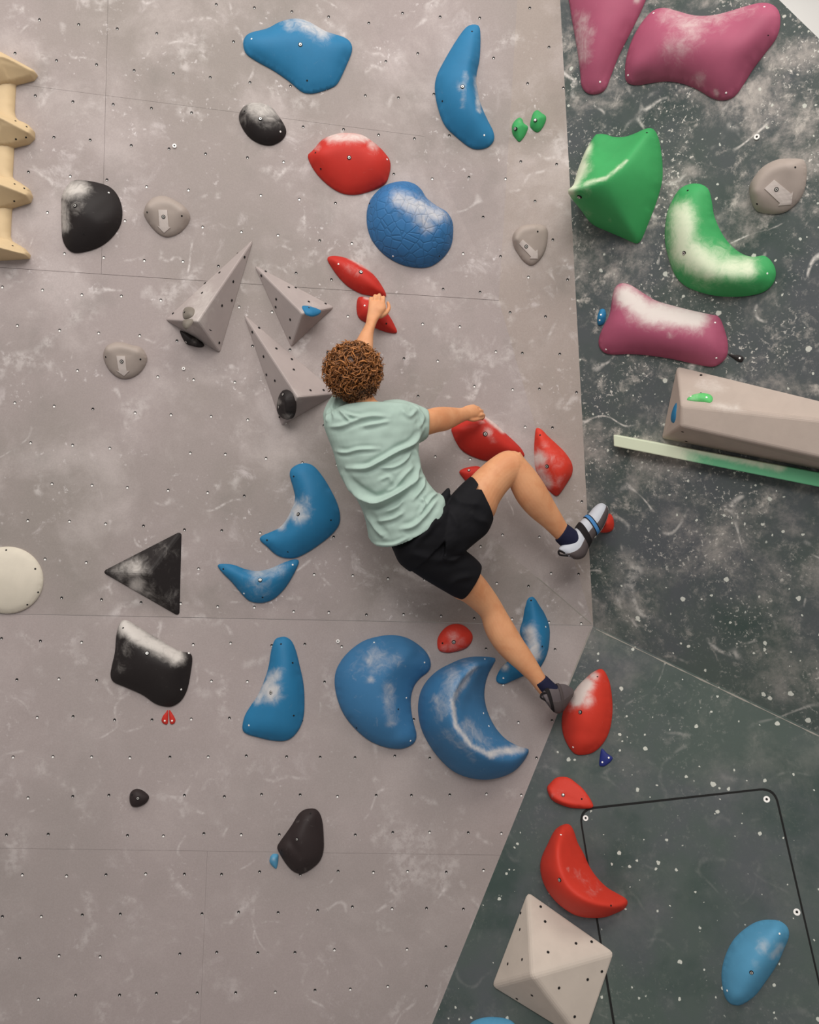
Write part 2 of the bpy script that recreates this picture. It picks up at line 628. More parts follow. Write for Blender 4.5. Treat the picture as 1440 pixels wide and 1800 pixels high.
class Hold:
    """A moulded hold: an outline lying on its wall facet, swelling up to ridge lines."""

    def __init__(s, name, label, cat, mat, plane, z, outline, ridge, H, bolts=(), screws=(), chalk=(), prof=(1.75, 1.12),
                 prof2=None, edge=0.012, plateau=0.0, group=None, parent=None, straight=False, trace=None, dent=None, bolt_r=0.0095, smooth=7):
        H = H * HSCALE
        z = z or ID
        s.plane, s.H, s.edge, s.prof, s.prof2, s.plateau = plane, H, min(edge, H * 0.6), prof, prof2, plateau
        s.dent = None
        tr = s.edge if trace is None else trace
        o2 = np.array([plane.hit2(*z(q), tr) for q in outline])
        c = o2.mean(0)
        s.c = c
        o2 = o2 - c
        size = (o2.max(0) - o2.min(0)).max()
        step = max(size / 40.0, 0.0028)
        poly = o2 if straight else catmull(o2)
        poly = resample(poly, step)
        a2 = (poly[:, 0] * np.roll(poly[:, 1], -1) - np.roll(poly[:, 0], -1) * poly[:, 1]).sum()
        if a2 < 0:
            poly = poly[::-1]
        s.poly = poly
        ra, rb, ha, hb = [], [], [], []
        lines = ridge if isinstance(ridge[0], list) else [ridge]
        for ln in lines:
            pts = [(plane.hit2(*z(q[:2]), (q[2] if len(q) > 2 else 1.0) * H) - c, (q[2] if len(q) > 2 else 1.0)) for q in ln]
            if len(pts) == 1:
                pts = pts * 2
            elif len(pts) > 2:
                sm_ = catmull([(p[0], p[1], h1) for p, h1 in pts], False, 5)
                pts = [(q[:2], q[2]) for q in sm_]
            for (p, h1), (q, h2) in zip(pts[:-1], pts[1:]):
                ra.append(p); rb.append(q); ha.append(h1); hb.append(h2)
        s.ra, s.rb, s.ha, s.hb = map(np.array, (ra, rb, ha, hb))
        if dent:
            s.dent = [(plane.hit2(*z(q[:2]), 0.5 * H) - c, q[2] / F * 3.8 / (1 if z is ID else 1), q[3]) for q in dent]
        # interior points on a hexagonal grid
        lo, hi = poly.min(0), poly.max(0)
        st = step * 0.95
        gx, gy = np.arange(lo[0], hi[0], st), np.arange(lo[1], hi[1], st * 0.866)
        pts = np.array([(x + (0.5 * st if j % 2 else 0), y) for j, y in enumerate(gy) for x in gx])
        pts = pts[in_poly(pts, poly)]
        db = seg_dist(pts, poly, np.roll(poly, -1, 0))[0]
        pts = pts[db > st * 0.55]
        allp = np.vstack([poly, pts])
        n = len(poly)
        r = delaunay_2d_cdt([Vector(p) for p in allp], [], [list(range(n))], 1, 1e-7)
        V2 = np.array([tuple(v) for v in r[0]])
        h = s.height(V2)
        rim = np.zeros(len(V2), bool)
        orig = r[3]
        for i, lst in enumerate(orig):
            if any(k < n for k in lst):
                rim[i] = True
        h[rim] = s.edge * 0.55
        ed = set()
        for f in r[2]:
            for i_ in range(len(f)):
                a_, b_ = f[i_], f[(i_ + 1) % len(f)]
                ed.add((min(a_, b_), max(a_, b_)))
        ed = np.array(sorted(ed))
        deg = np.bincount(ed.ravel(), minlength=len(V2)).astype(float)
        for _ in range(smooth):
            sm = np.bincount(ed[:, 0], h[ed[:, 1]], len(V2)) + np.bincount(ed[:, 1], h[ed[:, 0]], len(V2))
            h = np.where(rim, h, 0.35 * h + 0.65 * sm / np.maximum(deg, 1))
        s.V2, s.h = V2, h
        verts = [(x, y, z_) for (x, y), z_ in zip(V2, h)]
        faces = []
        for f in r[2]:
            f = list(f)
            p = V2[f]
            ar = sum(p[i][0] * p[(i + 1) % len(f)][1] - p[(i + 1) % len(f)][0] * p[i][1] for i in range(len(f)))
            faces.append(f if ar > 0 else f[::-1])
        k = len(verts)
        for x, y in poly:
            verts.append((x, y, s.edge * 0.55))
        for x, y in poly:
            verts.append((x * 1.0, y * 1.0, -0.004))
        for i in range(n):
            j = (i + 1) % n
            faces.append((k + i, k + n + i, k + n + j, k + j))
        s.mat4 = Matrix((tuple(plane.u) + (0,), tuple(plane.v) + (0,), tuple(plane.n) + (0,), (0, 0, 0, 1))).transposed()
        s.mat4.translation = plane.pt(c[0], c[1])
        s.o = mesh_obj(name, verts, faces, mat, parent, s.mat4, smooth=True)
        # weld rim skirt softly: keep normals from shading across the hard base edge
        bm = bmesh.new()
        bm.from_mesh(s.o.data)
        bmesh.ops.remove_doubles(bm, verts=bm.verts, dist=1e-5)
        bm.to_mesh(s.o.data)
        bm.free()
        me = s.o.data
        # chalk
        at = me.attributes.new('chalk', 'FLOAT', 'POINT')
        co = np.zeros(len(me.vertices) * 3)
        me.vertices.foreach_get('co', co)
        co = co.reshape(-1, 3)
        val = np.zeros(len(co))
        if chalk:
            W = [topx(s.mat4 @ Vector(p)) for p in co]
            W = np.array(W)
            for q in chalk:
                # (x, y, radius, amount[, x2, y2]) in the same pixel space as the outline
                a = np.array(z(q[:2]))
                sc = 1.0 / abs(z((1, 0))[0] - z((0, 0))[0])
                rr = q[2] / sc
                b = np.array(z(q[4:6])) if len(q) > 4 else a
                d = seg_dist(W, a[None], b[None])[0]
                val = np.maximum(val, q[3] * np.exp(-(d / rr) ** 2))
        at.data.foreach_set('value', val.astype(np.float32))
        s.z = z
        if label:
            tag(s.o, label, cat, group)
        for q in bolts:
            s.bolt(q, bolt_r if len(q) < 3 else q[2])
        for q in screws:
            s.screw(q)

    def height(s, p):
        db = seg_dist(p, s.poly, np.roll(s.poly, -1, 0))[0]
        dr, i, t = seg_dist(p, s.ra, s.rb)
        hh = s.ha[i] * (1 - t) + s.hb[i] * t
        dr = np.maximum(dr - s.plateau, 0)
        tt = db / (db + dr + 1e-9)
        f = (1 - (1 - tt) ** s.prof[0]) ** (1 / s.prof[1])
        if s.prof2:
            d = s.rb[i] - s.ra[i]
            e = p - s.ra[i]
            side = d[:, 0] * e[:, 1] - d[:, 1] * e[:, 0]
            f2 = (1 - (1 - tt) ** s.prof2[0]) ** (1 / s.prof2[1])
            f = np.where(side > 0, f2, f)
        h = s.edge + (s.H * hh - s.edge) * f
        if s.dent:
            for q, r, a in s.dent:
                h = h - a * np.exp(-(((p - q) ** 2).sum(1)) / (r * r)) * f
        return np.maximum(h, 0.002)

    def surf(s, p):
        d = ((s.V2 - p) ** 2).sum(1)
        i = np.argpartition(d, 6)[:6]
        w_ = 1 / (d[i] + 1e-7)
        return float((s.h[i] * w_).sum() / w_.sum())

    def at(s, q, lift=0.0):
        """world point and normal on the hold's surface seen at pixel q"""
        px = s.z(q[:2])
        h = 0.0
        for _ in range(6):
            p = s.plane.hit2(*px, h) - s.c
            h = 0.5 * h + 0.5 * s.surf(p) if in_poly(p[None], s.poly)[0] else h * 0.5
        e = 0.004
        e = 0.008
        hx = (s.surf(p + (e, 0)) - s.surf(p - (e, 0))) / (2 * e)
        hy = (s.surf(p + (0, e)) - s.surf(p - (0, e))) / (2 * e)
        n = Vector((-hx, -hy, 1)).normalized()
        h = s.surf(p)
        return Vector((p[0], p[1], h)), n

    def bolt(s, q, r, lift=0.0):
        p, n = s.at(q)
        p = p + n * lift
        o = bpy.data.objects.new('bolt', BOLT)
        COL.objects.link(o)
        o.matrix_world = s.o.matrix_world @ (Matrix.Translation(p) @ n.to_track_quat('Z', 'Y').to_matrix().to_4x4() @ Matrix.Diagonal((r, r, 0.006, 1)))
        o.parent = s.o
        o.matrix_parent_inverse = s.o.matrix_world.inverted()

    def screw(s, q):
        p, n = s.at(q)
        o = bpy.data.objects.new('screw', SCREW if len(q) < 3 else SCREW_LIT)
        COL.objects.link(o)
        o.matrix_world = s.o.matrix_world @ (Matrix.Translation(p) @ n.to_track_quat('Z', 'Y').to_matrix().to_4x4() @ Matrix.Diagonal((0.0042, 0.0042, 0.003, 1)))
        o.parent = s.o
        o.matrix_parent_inverse = s.o.matrix_world.inverted()

    def sticker(s, pts, name='arrow', lift=0.0035):
        b = np.array([tuple(s.at(q)[0])[:2] for q in pts])
        b = np.vstack([np.linspace(b[i], b[(i + 1) % len(b)], max(2, int(np.linalg.norm(b[(i + 1) % len(b)] - b[i]) / .006)), endpoint=False) for i in range(len(b))])
        if (b[:, 0] * np.roll(b[:, 1], -1) - np.roll(b[:, 0], -1) * b[:, 1]).sum() < 0:
            b = b[::-1]
        lo, hi = b.min(0), b.max(0)
        g_ = np.array([(x, y) for x in np.arange(lo[0], hi[0], .007) for y in np.arange(lo[1], hi[1], .007)])
        g_ = g_[in_poly(g_, b)]
        g_ = g_[seg_dist(g_, b, np.roll(b, -1, 0))[0] > .003]
        r = delaunay_2d_cdt([Vector(p) for p in np.vstack([b, g_])], [], [list(range(len(b)))], 1, 1e-7)
        v = [(p[0], p[1], s.surf(np.array(p)) + lift) for p in r[0]]
        k, n = len(v), len(b)
        f = [tuple(q) for q in r[2]]
        v += [(p[0], p[1], s.surf(p) + lift) for p in b] + [(p[0], p[1], s.surf(p) - .002) for p in b]
        f += [(k + i, k + n + i, k + n + (i + 1) % n, k + (i + 1) % n) for i in range(n)]
        o = mesh_obj(name, v, f, M['arrow'], s.o, s.o.matrix_world)
        bm = bmesh.new(); bm.from_mesh(o.data)
        bmesh.ops.remove_doubles(bm, verts=bm.verts, dist=1e-5)
        bmesh.ops.recalc_face_normals(bm, faces=bm.faces)
        bm.to_mesh(o.data); bm.free()
        return o


def ring_mesh(name, prof, seg, mats, fm):
    vs_, fs, mi = [], [], []
    for r, zz in prof:
        for i in range(seg):
            a = 2 * math.pi * i / seg
            vs_.append((r * math.cos(a), r * math.sin(a), zz))
    for k in range(len(prof) - 1):
        for i in range(seg):
            j = (i + 1) % seg
            fs.append((k * seg + i, k * seg + j, (k + 1) * seg + j, (k + 1) * seg + i)); mi.append(fm[k])
    fs.append(tuple(range((len(prof) - 1) * seg, len(prof) * seg))); mi.append(fm[-1])
    me = bpy.data.meshes.new(name)
    me.from_pydata(vs_, [], fs)
    for m_ in mats:
        me.materials.append(m_)
    me.polygons.foreach_set('material_index', mi)
    bm = bmesh.new(); bm.from_mesh(me); bmesh.ops.recalc_face_normals(bm, faces=bm.faces); bm.to_mesh(me); bm.free()
    me.update()
    return me


BOLT = ring_mesh('bolt', [(1.0, -1), (1.0, 0.12), (0.70, 0.10), (0.64, 0.55), (0.30, 0.6), (0.26, 0.3)], 14, [M['hole'], M['steel']], [0, 0, 0, 1, 0, 0])
SCREW = ring_mesh('screw', [(1.0, -1), (1.0, 0.25), (0.5, 0.3)], 8, [M['hole']], [0, 0, 0])
SCREW_LIT = ring_mesh('screw', [(1.0, -1), (1.0, 0.35), (0.6, 0.6)], 8, [M['glint']], [0, 0, 0])  # screw with its glint put into the colour


def bevelled(name, verts, faces, mat, w, label=None, cat=None, group=None, parent=None, base=None, seg=2):
    """polyhedral volume with rounded edges; verts are world points"""
    c = base if base is not None else sum(verts, Vector()) / len(verts)
    me = bpy.data.meshes.new(name)
    me.from_pydata([tuple(v - c) for v in verts], [], faces)
    bm = bmesh.new(); bm.from_mesh(me)
    bmesh.ops.recalc_face_normals(bm, faces=bm.faces)
    bmesh.ops.bevel(bm, geom=bm.edges[:] + bm.verts[:], offset=w, offset_type='OFFSET', segments=seg, profile=0.5, affect='EDGES', clamp_overlap=True)
    bm.to_mesh(me); bm.free()
    at = me.attributes.new('chalk', 'FLOAT', 'POINT')
    me.materials.append(mat)
    me.update()
    o = bpy.data.objects.new(name, me)
    COL.objects.link(o)
    o.matrix_world = Matrix.Translation(c)
    if parent:
        o.parent = parent
        o.matrix_parent_inverse = parent.matrix_world.inverted()
    if label:
        tag(o, label, cat, group)
    return o


def chalk_on(o, spots, sub=0.012):
    """dust a bevelled volume: subdivide so that the chalk attribute has vertices to live on"""
    me = o.data
    bm = bmesh.new(); bm.from_mesh(me)
    bmesh.ops.triangulate(bm, faces=bm.faces[:])
    for _ in range(6):
        es = [e for e in bm.edges if e.calc_length() > sub * 2]
        if not es:
            break
        bmesh.ops.subdivide_edges(bm, edges=es, cuts=1)
        bmesh.ops.triangulate(bm, faces=[f for f in bm.faces if len(f.verts) > 3])
    bm.to_mesh(me); bm.free()
    at = me.attributes.get('chalk') or me.attributes.new('chalk', 'FLOAT', 'POINT')
    val = []
    W = np.array([topx(o.matrix_world @ v.co) for v in me.vertices])
    val = np.zeros(len(W))
    for q in spots:
        a = np.array(q[:2], float); b = np.array(q[4:6], float) if len(q) > 4 else a
        d = seg_dist(W, a[None], b[None])[0]
        val = np.maximum(val, q[3] * np.exp(-(d / q[2]) ** 2))
    at.data.foreach_set('value', val.astype(np.float32))


def volume_holes(o, planes, parent):
    """drilled bolt holes on the faces of a volume: (px, face points)"""
    vs_, fs, fm = [], [], []
    for (a, b, c), pts in planes:
        pl = plane3(a, b, c)
        for q in pts:
            p = pl.hit(*q)
            disc(vs_, fs, fm, p, pl.u, pl.v, pl.n, 0.0062, 0.0012, 0)
    h = mesh_obj('bolt_holes', vs_, fs, M['hole'], parent)
    return tag(h, kind='stuff')


# ------------------------------------------------------------------ the holds, outline by outline
Z1, Z2, Z3, Z4 = Z(0, 0, 3), Z(400, 0, 2.88), Z(860, 0, 2.4828), Z(0, 400, 3)
Z5, Z6, Z7, Z8 = Z(400, 400, 4.5), Z(980, 440, 3.1304), Z(0, 880, 3.6), Z(360, 780, 3.2143)
Y1, Y3, Y4, Y5, Y6, Y8 = Z(540, 480, 4.5), Z(760, 720, 4), Z(760, 980, 4), Z(560, 1060, 3.2727), Z(900, 1140, 2.6667), Z(0, 1300, 2.0571)
X1, X2, X3, X4, X5, X6, X7, X8 = (Z(270, 400, 4.2353), Z(660, 100, 3.6), Z(700, 480, 3.9139), Z(0, 60, 4.286), Z(960, 0, 3),
                                  Z(1040, 600, 3.6), Z(860, 1540, 5.5385), Z(560, 1080, 3.6923))
W1, W2, W4, W7, W8 = Z(560, 500, 7.825), Z(740, 690, 7.579), Z(900, 1160, 7.2), Z(980, 200, 6.5455), Z(1000, 1080, 3.2143)
T1, T2, T3, T4, T5, T6 = Z(1240, 1560, 7.2), Z(940, 1340, 6), Z(420, 1400, 8), Z(880, 180, 14.4), Z(230, 320, 12), Z(1300, 260, 10.2857)
BH = 'blue holds on the grey wall'
RH = 'red holds of one route'
KH = 'black holds on the grey wall'

# --- blue
Hold('climbing_hold', 'broad blue hold at the very top of the grey wall, left of the crescent', 'climbing hold', M['blue'], G, Z2,
     [(80, 205), (110, 165), (200, 140), (270, 105), (345, 90), (410, 105), (500, 155), (590, 185), (625, 215), (630, 255), (605, 320),
      (565, 405), (535, 435), (460, 462), (410, 468), (370, 455), (310, 405), (230, 350), (140, 300), (90, 260)],
     [(210, 210, .75), (370, 190, 1), (500, 230, .85)], 0.10, [(369, 227)], [(122, 198, 1), (403, 408)], [(370, 100, 60, .75, 480, 160), (320, 120, 50, .6)], group=BH)
Hold('climbing_hold', 'tall teal-blue crescent hold high beside the pale strip', 'climbing hold', M['blue'], U, Z2,
     [(1225, 125), (1260, 122), (1278, 140), (1281, 220), (1276, 300), (1262, 370), (1262, 430), (1285, 530), (1320, 610), (1345, 660), (1350, 705),
      (1320, 740), (1270, 752), (1225, 740), (1160, 690), (1100, 630), (1065, 540), (1050, 450), (1060, 380), (1100, 300), (1150, 215), (1195, 150)],
     [(1245, 180, .5), (1225, 330, .9), (1215, 450, 1), (1255, 580, .85), (1290, 680, .5)], 0.12, [(1190, 440)], [(1238, 160), (1088, 512), (1300, 685, 1)],
     [(1185, 440, 34, .55), (1205, 370, 20, .45, 1190, 540), (1258, 400, 16, .7, 1275, 560)], group=BH)
Hold('climbing_hold', 'round blue hold with cracked surface and chalked crown', 'climbing hold', M['blue_ball'], G, Z2,
     [(705, 1090), (715, 1030), (745, 980), (800, 935), (880, 915), (940, 925), (980, 955), (1010, 1000), (1060, 1040), (1110, 1070), (1140, 1120),
      (1143, 1190), (1130, 1250), (1090, 1305), (1030, 1345), (960, 1352), (880, 1335), (800, 1290), (740, 1225), (712, 1160)],
     [(860, 1040, .95), (950, 1080, 1), (1040, 1130, .9)], 0.17, [], [(838, 1297, 1), (720, 1030), (1073, 1297)],
     [(870, 1010, 60, .75, 1070, 1090), (960, 1050, 60, .7, 1010, 1140)], prof=(2.0, 1.35), group=BH)
Hold('climbing_hold', 'deep blue boomerang hold left of the green shirt', 'climbing hold', M['blue'], G, Z8,
     [(480, 170), (490, 140), (530, 115), (575, 110), (620, 130), (670, 190), (715, 265), (750, 340), (765, 410), (755, 465), (710, 520), (640, 575),
      (570, 620), (510, 645), (450, 645), (400, 625), (350, 580), (312, 545), (320, 522), (370, 500), (420, 475), (460, 430), (490, 370), (510, 310), (500, 250), (485, 200)],
     [(550, 180, .6), (590, 290, 1), (590, 400, 1), (520, 500, .9), (400, 560, .5)], 0.11, [(528, 398)], [(503, 185), (352, 545), (470, 610), (713, 432)],
     [(530, 390, 75, .85), (500, 340, 30, .8, 430, 470), (570, 320, 50, .5)], group=BH)
Hold('climbing_hold', 'flat blue grin-shaped hold under the deep blue boomerang', 'climbing hold', M['blue'], G, Z8,
     [(72, 690), (95, 680), (160, 685), (230, 710), (300, 720), (370, 705), (440, 675), (500, 655), (530, 660), (525, 690), (490, 760), (450, 820),
      (400, 870), (350, 895), (300, 900), (250, 888), (205, 845), (150, 780), (100, 730)],
     [(130, 712, .4), (240, 755, .9), (320, 770, 1), (410, 745, .9), (490, 685, .4)], 0.08, [(313, 770)], [(105, 708), (497, 684, 1), (327, 868), (222, 846, 1)],
     [(300, 725, 60, .6, 420, 700), (300, 780, 110, .4)], group=BH)
Hold('climbing_hold', 'blue teardrop hold with chalked left flank below the grin-shaped one', 'climbing hold', M['blue'], L, Z8,
     [(395, 1110), (420, 1095), (455, 1092), (490, 1115), (515, 1170), (535, 1250), (555, 1340), (563, 1430), (560, 1530), (540, 1600), (500, 1655), (450, 1680),
      (380, 1678), (300, 1660), (235, 1640), (212, 1610), (225, 1540), (260, 1480), (300, 1420), (335, 1340), (360, 1260), (375, 1170)],
     [(440, 1160, .6), (450, 1300, .95), (430, 1430, 1), (400, 1560, .85)], 0.10, [(376, 1406)], [(431, 1132), (497, 1238), (250, 1591, 1), (503, 1536)],
     [(370, 1400, 75, .95), (400, 1310, 50, .75), (300, 1440, 40, .8, 380, 1330)], group=BH)
Hold('climbing_hold', 'big blue kidney hold, left of the moon-shaped one', 'climbing hold', M['blue_moon'], L, X8,
     [(105, 430), (125, 340), (190, 250), (290, 175), (400, 142), (490, 135), (580, 155), (660, 205), (710, 260), (730, 320), (715, 370), (660, 415),
      (620, 470), (600, 550), (605, 640), (620, 710), (637, 780), (625, 830), (580, 862), (520, 875), (430, 862), (330, 820), (240, 745), (165, 650), (120, 540)],
     [(560, 290, .8), (450, 370, 1), (400, 500, 1), (430, 640, .9), (520, 770, .55)], 0.17, [], [(361, 182, 1), (688, 312, 1), (570, 541, 1), (247, 737), (517, 615), (597, 820, 1)],
     [(380, 290, 110, .5), (490, 300, 70, .45), (335, 300, 40, .7), (340, 420, 34, .6), (455, 480, 55, .5, 470, 700), (300, 320, 150, .3)], prof=(1.8, 1.3), prof2=(1.3, 1.05), smooth=3, group=BH)
Hold('climbing_hold', 'big blue moon-shaped hold with chalk-white inner crest', 'climbing hold', M['blue_moon'], L, X8,
     [(1148, 285), (1140, 320), (1110, 375), (1088, 440), (1078, 520), (1090, 600), (1120, 680), (1165, 755), (1230, 820), (1310, 860), (1362, 875), (1365, 900),
      (1330, 960), (1270, 1020), (1180, 1060), (1080, 1075), (970, 1060), (870, 1015), (780, 930), (710, 830), (665, 730), (648, 620), (660, 520), (700, 440),
      (770, 370), (860, 320), (960, 282), (1060, 275)],
     [(1120, 290, .25), (1010, 345, .7), (910, 450, 1), (868, 580, 1), (890, 720, 1), (990, 850, .9), (1120, 925, .7), (1250, 935, .4), (1345, 885, .2)], 0.34,
     [], [(1080, 290, 1), (1045, 405), (1070, 641, 1), (1105, 724, 1)],
     [(880, 400, 80, .5, 810, 600), (765, 540, 34, .55, 790, 680), (1010, 345, 30, .6, 868, 560), (868, 560, 18, .95, 890, 720), (890, 720, 20, .95, 990, 850), (990, 850, 22, .95, 1120, 920),
      (1120, 900, 34, .9, 1320, 870), (960, 720, 60, .45, 1090, 840), (960, 320, 60, .4), (820, 760, 50, .35, 1000, 920)],
     prof=(1.6, 1.2), prof2=(1.05, 1.0), smooth=1, group=BH)
Hold('climbing_hold', 'narrow blue crescent hold behind the lower calf', 'climbing hold', M['blue'], L, Y4,
     [(690, 245), (720, 265), (755, 330), (795, 400), (825, 480), (828, 570), (815, 660), (785, 735), (740, 790), (640, 835), (560, 870), (510, 890), (465, 882),
      (453, 850), (480, 790), (520, 745), (600, 690), (640, 600), (620, 520), (640, 440), (655, 330), (668, 270)],
     [(692, 300, .5), (720, 450, .95), (720, 600, 1), (680, 720, .8), (540, 830, .5)], 0.09, [], [(695, 302), (797, 488, 1), (772, 625), (500, 848, 1)],
     [(690, 520, 60, .9, 720, 680), (510, 770, 34, 1.0), (740, 560, 50, .4)], group=BH)
Hold('climbing_hold', 'tiny blue foothold at the lower edge of the brown-black hold', 'climbing hold', M['blue_pale'], L, T3,
     [(430, 910), (445, 850), (480, 815), (550, 820), (555, 880), (545, 960), (525, 1018), (490, 1000), (450, 960)], [(490, 880)], 0.03, chalk=[(490, 890, 40, .5)], edge=.006)

# --- red
Hold('climbing_hold', 'broad red hold above the cracked blue ball', 'climbing hold', M['red'], G, Z2,
     [(407, 790), (430, 760), (480, 705), (540, 678), (600, 670), (680, 680), (750, 725), (800, 775), (825, 820), (820, 880), (795, 930), (720, 965), (640, 982),
      (570, 970), (500, 925), (440, 860)],
     [(500, 770, .9), (610, 745, 1), (720, 790, .9)], 0.11, [(616, 799)], [(445, 775), (808, 808, 1), (472, 855)], [(520, 690, 40, .9, 700, 690), (740, 730, 45, .7), (450, 740, 30, .5)],
     group=RH)
Hold('climbing_hold', 'leaf-shaped red hold just above the raised left hand', 'climbing hold', M['red'], G, Z5,
     [(790, 245), (825, 222), (900, 228), (1000, 260), (1090, 310), (1170, 385), (1220, 455), (1252, 515), (1250, 545), (1200, 545), (1120, 532), (1050, 515), (960, 465), (890, 400), (830, 320)],
     [(860, 270, .7), (1000, 340, 1), (1120, 430, 1), (1200, 500, .7)], 0.075, [(1055, 353)], [(878, 290, 1)], [(960, 330, 70, .35), (1040, 370, 40, .4), (950, 232, 16, .7, 1150, 350)], group=RH)
Hold('climbing_hold', 'red fin hold gripped by the raised left hand', 'climbing hold', M['red'], G, Z5,
     [(1030, 560), (1060, 545), (1120, 550), (1190, 580), (1240, 640), (1290, 710), (1325, 775), (1340, 828), (1270, 826), (1180, 795), (1100, 750), (1040, 710), (1022, 640)],
     [(1070, 600, .8), (1150, 670, 1), (1250, 760, .7)], 0.075, [], [(1085, 618, 1), (1257, 760)], [(1090, 552, 22, .7, 1160, 565)], group=RH)
Hold('climbing_hold', 'large red hold under the right hand and above the bent knee', 'climbing hold', M['red'], G, W2,
     [(412, 480), (470, 425), (560, 385), (680, 340), (770, 300), (825, 298), (900, 345), (1010, 425), (1130, 540), (1250, 650), (1340, 745), (1385, 830), (1360, 860),
      (1280, 870), (1150, 890), (1020, 905), (870, 905), (760, 875), (640, 825), (540, 755), (470, 650), (430, 560)],
     [(560, 480, .8), (780, 470, 1), (980, 600, 1), (1200, 760, .75)], 0.11, [(857, 553, .011)], [], [(850, 310, 50, .95, 1100, 510), (900, 520, 85, .6), (960, 620, 70, .45), (820, 380, 70, .5)], group=RH)
Hold('climbing_hold', 'small red hold peeping out above the raised thigh', 'climbing hold', M['red'], G, X3,
     [(423, 1368), (450, 1345), (510, 1330), (560, 1332), (600, 1370), (590, 1430), (540, 1460), (480, 1440), (445, 1405)], [(500, 1375)], 0.04, [(487, 1357, .007)], edge=.008, group=RH)
Hold('climbing_hold', 'chalky red shield hold on the pale strip right of the knee', 'climbing hold', M['orange'], S, X3,
     [(955, 1065), (990, 1078), (1030, 1120), (1090, 1175), (1150, 1235), (1190, 1295), (1202, 1340), (1195, 1390), (1160, 1450), (1120, 1510), (1095, 1533), (1070, 1525), (1020, 1480),
      (970, 1410), (938, 1340), (932, 1250), (938, 1160), (945, 1090)],
     [(985, 1150, .6), (1050, 1270, 1), (1100, 1380, 1), (1095, 1470, .7)], 0.10, [(1024, 1330)], [(977, 1115)], [(965, 1280, 70, 1.0), (980, 1370, 50, .8, 1030, 1450), (1010, 1180, 40, .5), (1080, 1290, 90, .35), (1100, 1430, 80, .35)], group=RH)
Hold('climbing_hold', 'small chalky red hold above the blue moon', 'climbing hold', M['orange'], L, Y4,
     [(38, 590), (55, 540), (100, 490), (155, 468), (215, 475), (262, 510), (286, 552), (275, 600), (235, 640), (170, 662), (100, 670), (48, 650)],
     [(110, 560, .9), (190, 555, 1)], 0.06, [(151, 594)], [(72, 602)], [(150, 570, 60, .5), (200, 600, 50, .45, 90, 640)], group=RH)
Hold('climbing_hold', 'red toe hold just behind the upper climbing shoe', 'climbing hold', M['orange'], GU, Z(960, 860, 10.2857),
     [(1110, 450), (1160, 460), (1200, 530), (1215, 620), (1205, 710), (1165, 760), (1090, 785), (1000, 785), (960, 760), (990, 640), (1040, 520)], [(1090, 620)], 0.07, group=RH)
Hold('climbing_hold', 'big orange-red egg hold that the lower shoe stands on', 'climbing hold', M['orange'], GL, W4,
     [(1110, 112), (1160, 130), (1200, 195), (1235, 290), (1257, 420), (1268, 560), (1265, 700), (1240, 860), (1190, 990), (1120, 1090), (1020, 1170), (900, 1200), (800, 1190), (730, 1120),
      (670, 1010), (635, 890), (628, 760), (650, 640), (700, 530), (770, 420), (840, 320), (930, 230), (1020, 155)],
     [(1060, 260, .6), (960, 480, 1), (910, 720, 1), (900, 960, .7)], 0.15, [(868, 662)], [(1085, 213), (775, 1105, 1)],
     [(930, 310, 120, 1.3, 820, 490), (1040, 210, 80, 1.0), (960, 520, 100, .8), (760, 600, 90, .4)], group=RH)
Hold('climbing_hold', 'small orange-red scoop hold at the corner of the green hatch', 'climbing hold', M['orange'], GL, T2,
     [(128, 265), (165, 215), (220, 165), (290, 152), (360, 165), (430, 215), (500, 275), (555, 345), (600, 420), (612, 470), (560, 488), (470, 488), (370, 478), (280, 450), (190, 405), (145, 340)],
     [(170, 300, .9), (230, 380, 1), (340, 425, .9), (500, 450, .6)], 0.06, [(301, 345, .008)], [(497, 387)], [(260, 340, 70, .3), (200, 350, 40, .4)], prof2=(1.2, 1.0), prof=(1.5, 1.2), smooth=3, group=RH)
Hold('climbing_hold', 'orange-red banana hold just above the white pyramid', 'climbing hold', M['orange'], GL, T2,
     [(330, 650), (375, 668), (410, 730), (450, 850), (510, 960), (570, 1090), (650, 1210), (760, 1320), (870, 1385), (960, 1440), (978, 1490), (940, 1550), (850, 1595), (740, 1635), (600, 1645),
      (460, 1625), (360, 1580), (240, 1490), (140, 1370), (75, 1230), (55, 1100), (75, 990), (130, 870), (200, 730), (260, 675)],
     [(290, 720, .4), (250, 900, .85), (270, 1120, 1), (370, 1320, 1), (560, 1450, .9), (800, 1510, .55), (930, 1490, .25)], 0.25, [(268, 1238, .009)], [(278, 765, 1), (806, 1511)],
     [(480, 1200, 110, .28), (600, 1350, 120, .3), (360, 1125, 25, .5)], prof=(1.6, 1.2), prof2=(1.1, 1.0), smooth=1, group=RH)
for dx, lab in ((0, 'left'), (1, 'right')):
    pts = [(1022, 1395), (1030, 1365), (1050, 1340), (1062, 1326), (1063, 1370), (1060, 1412), (1040, 1415)] if dx == 0 else \
        [(1070, 1326), (1085, 1342), (1102, 1370), (1110, 1392), (1100, 1412), (1078, 1413), (1070, 1370)]
    Hold('route_marker', 'tiny red teardrop marker, %s one of the pair under the chalked black hold' % lab, 'route marker', M['red'], L, Z7, pts,
         [pts[0], pts[3]] if False else [(1043 if dx == 0 else 1087, 1385)], 0.012, [], [(1043 if dx == 0 else 1089, 1393, 1)], edge=.006, group='pair of red markers')

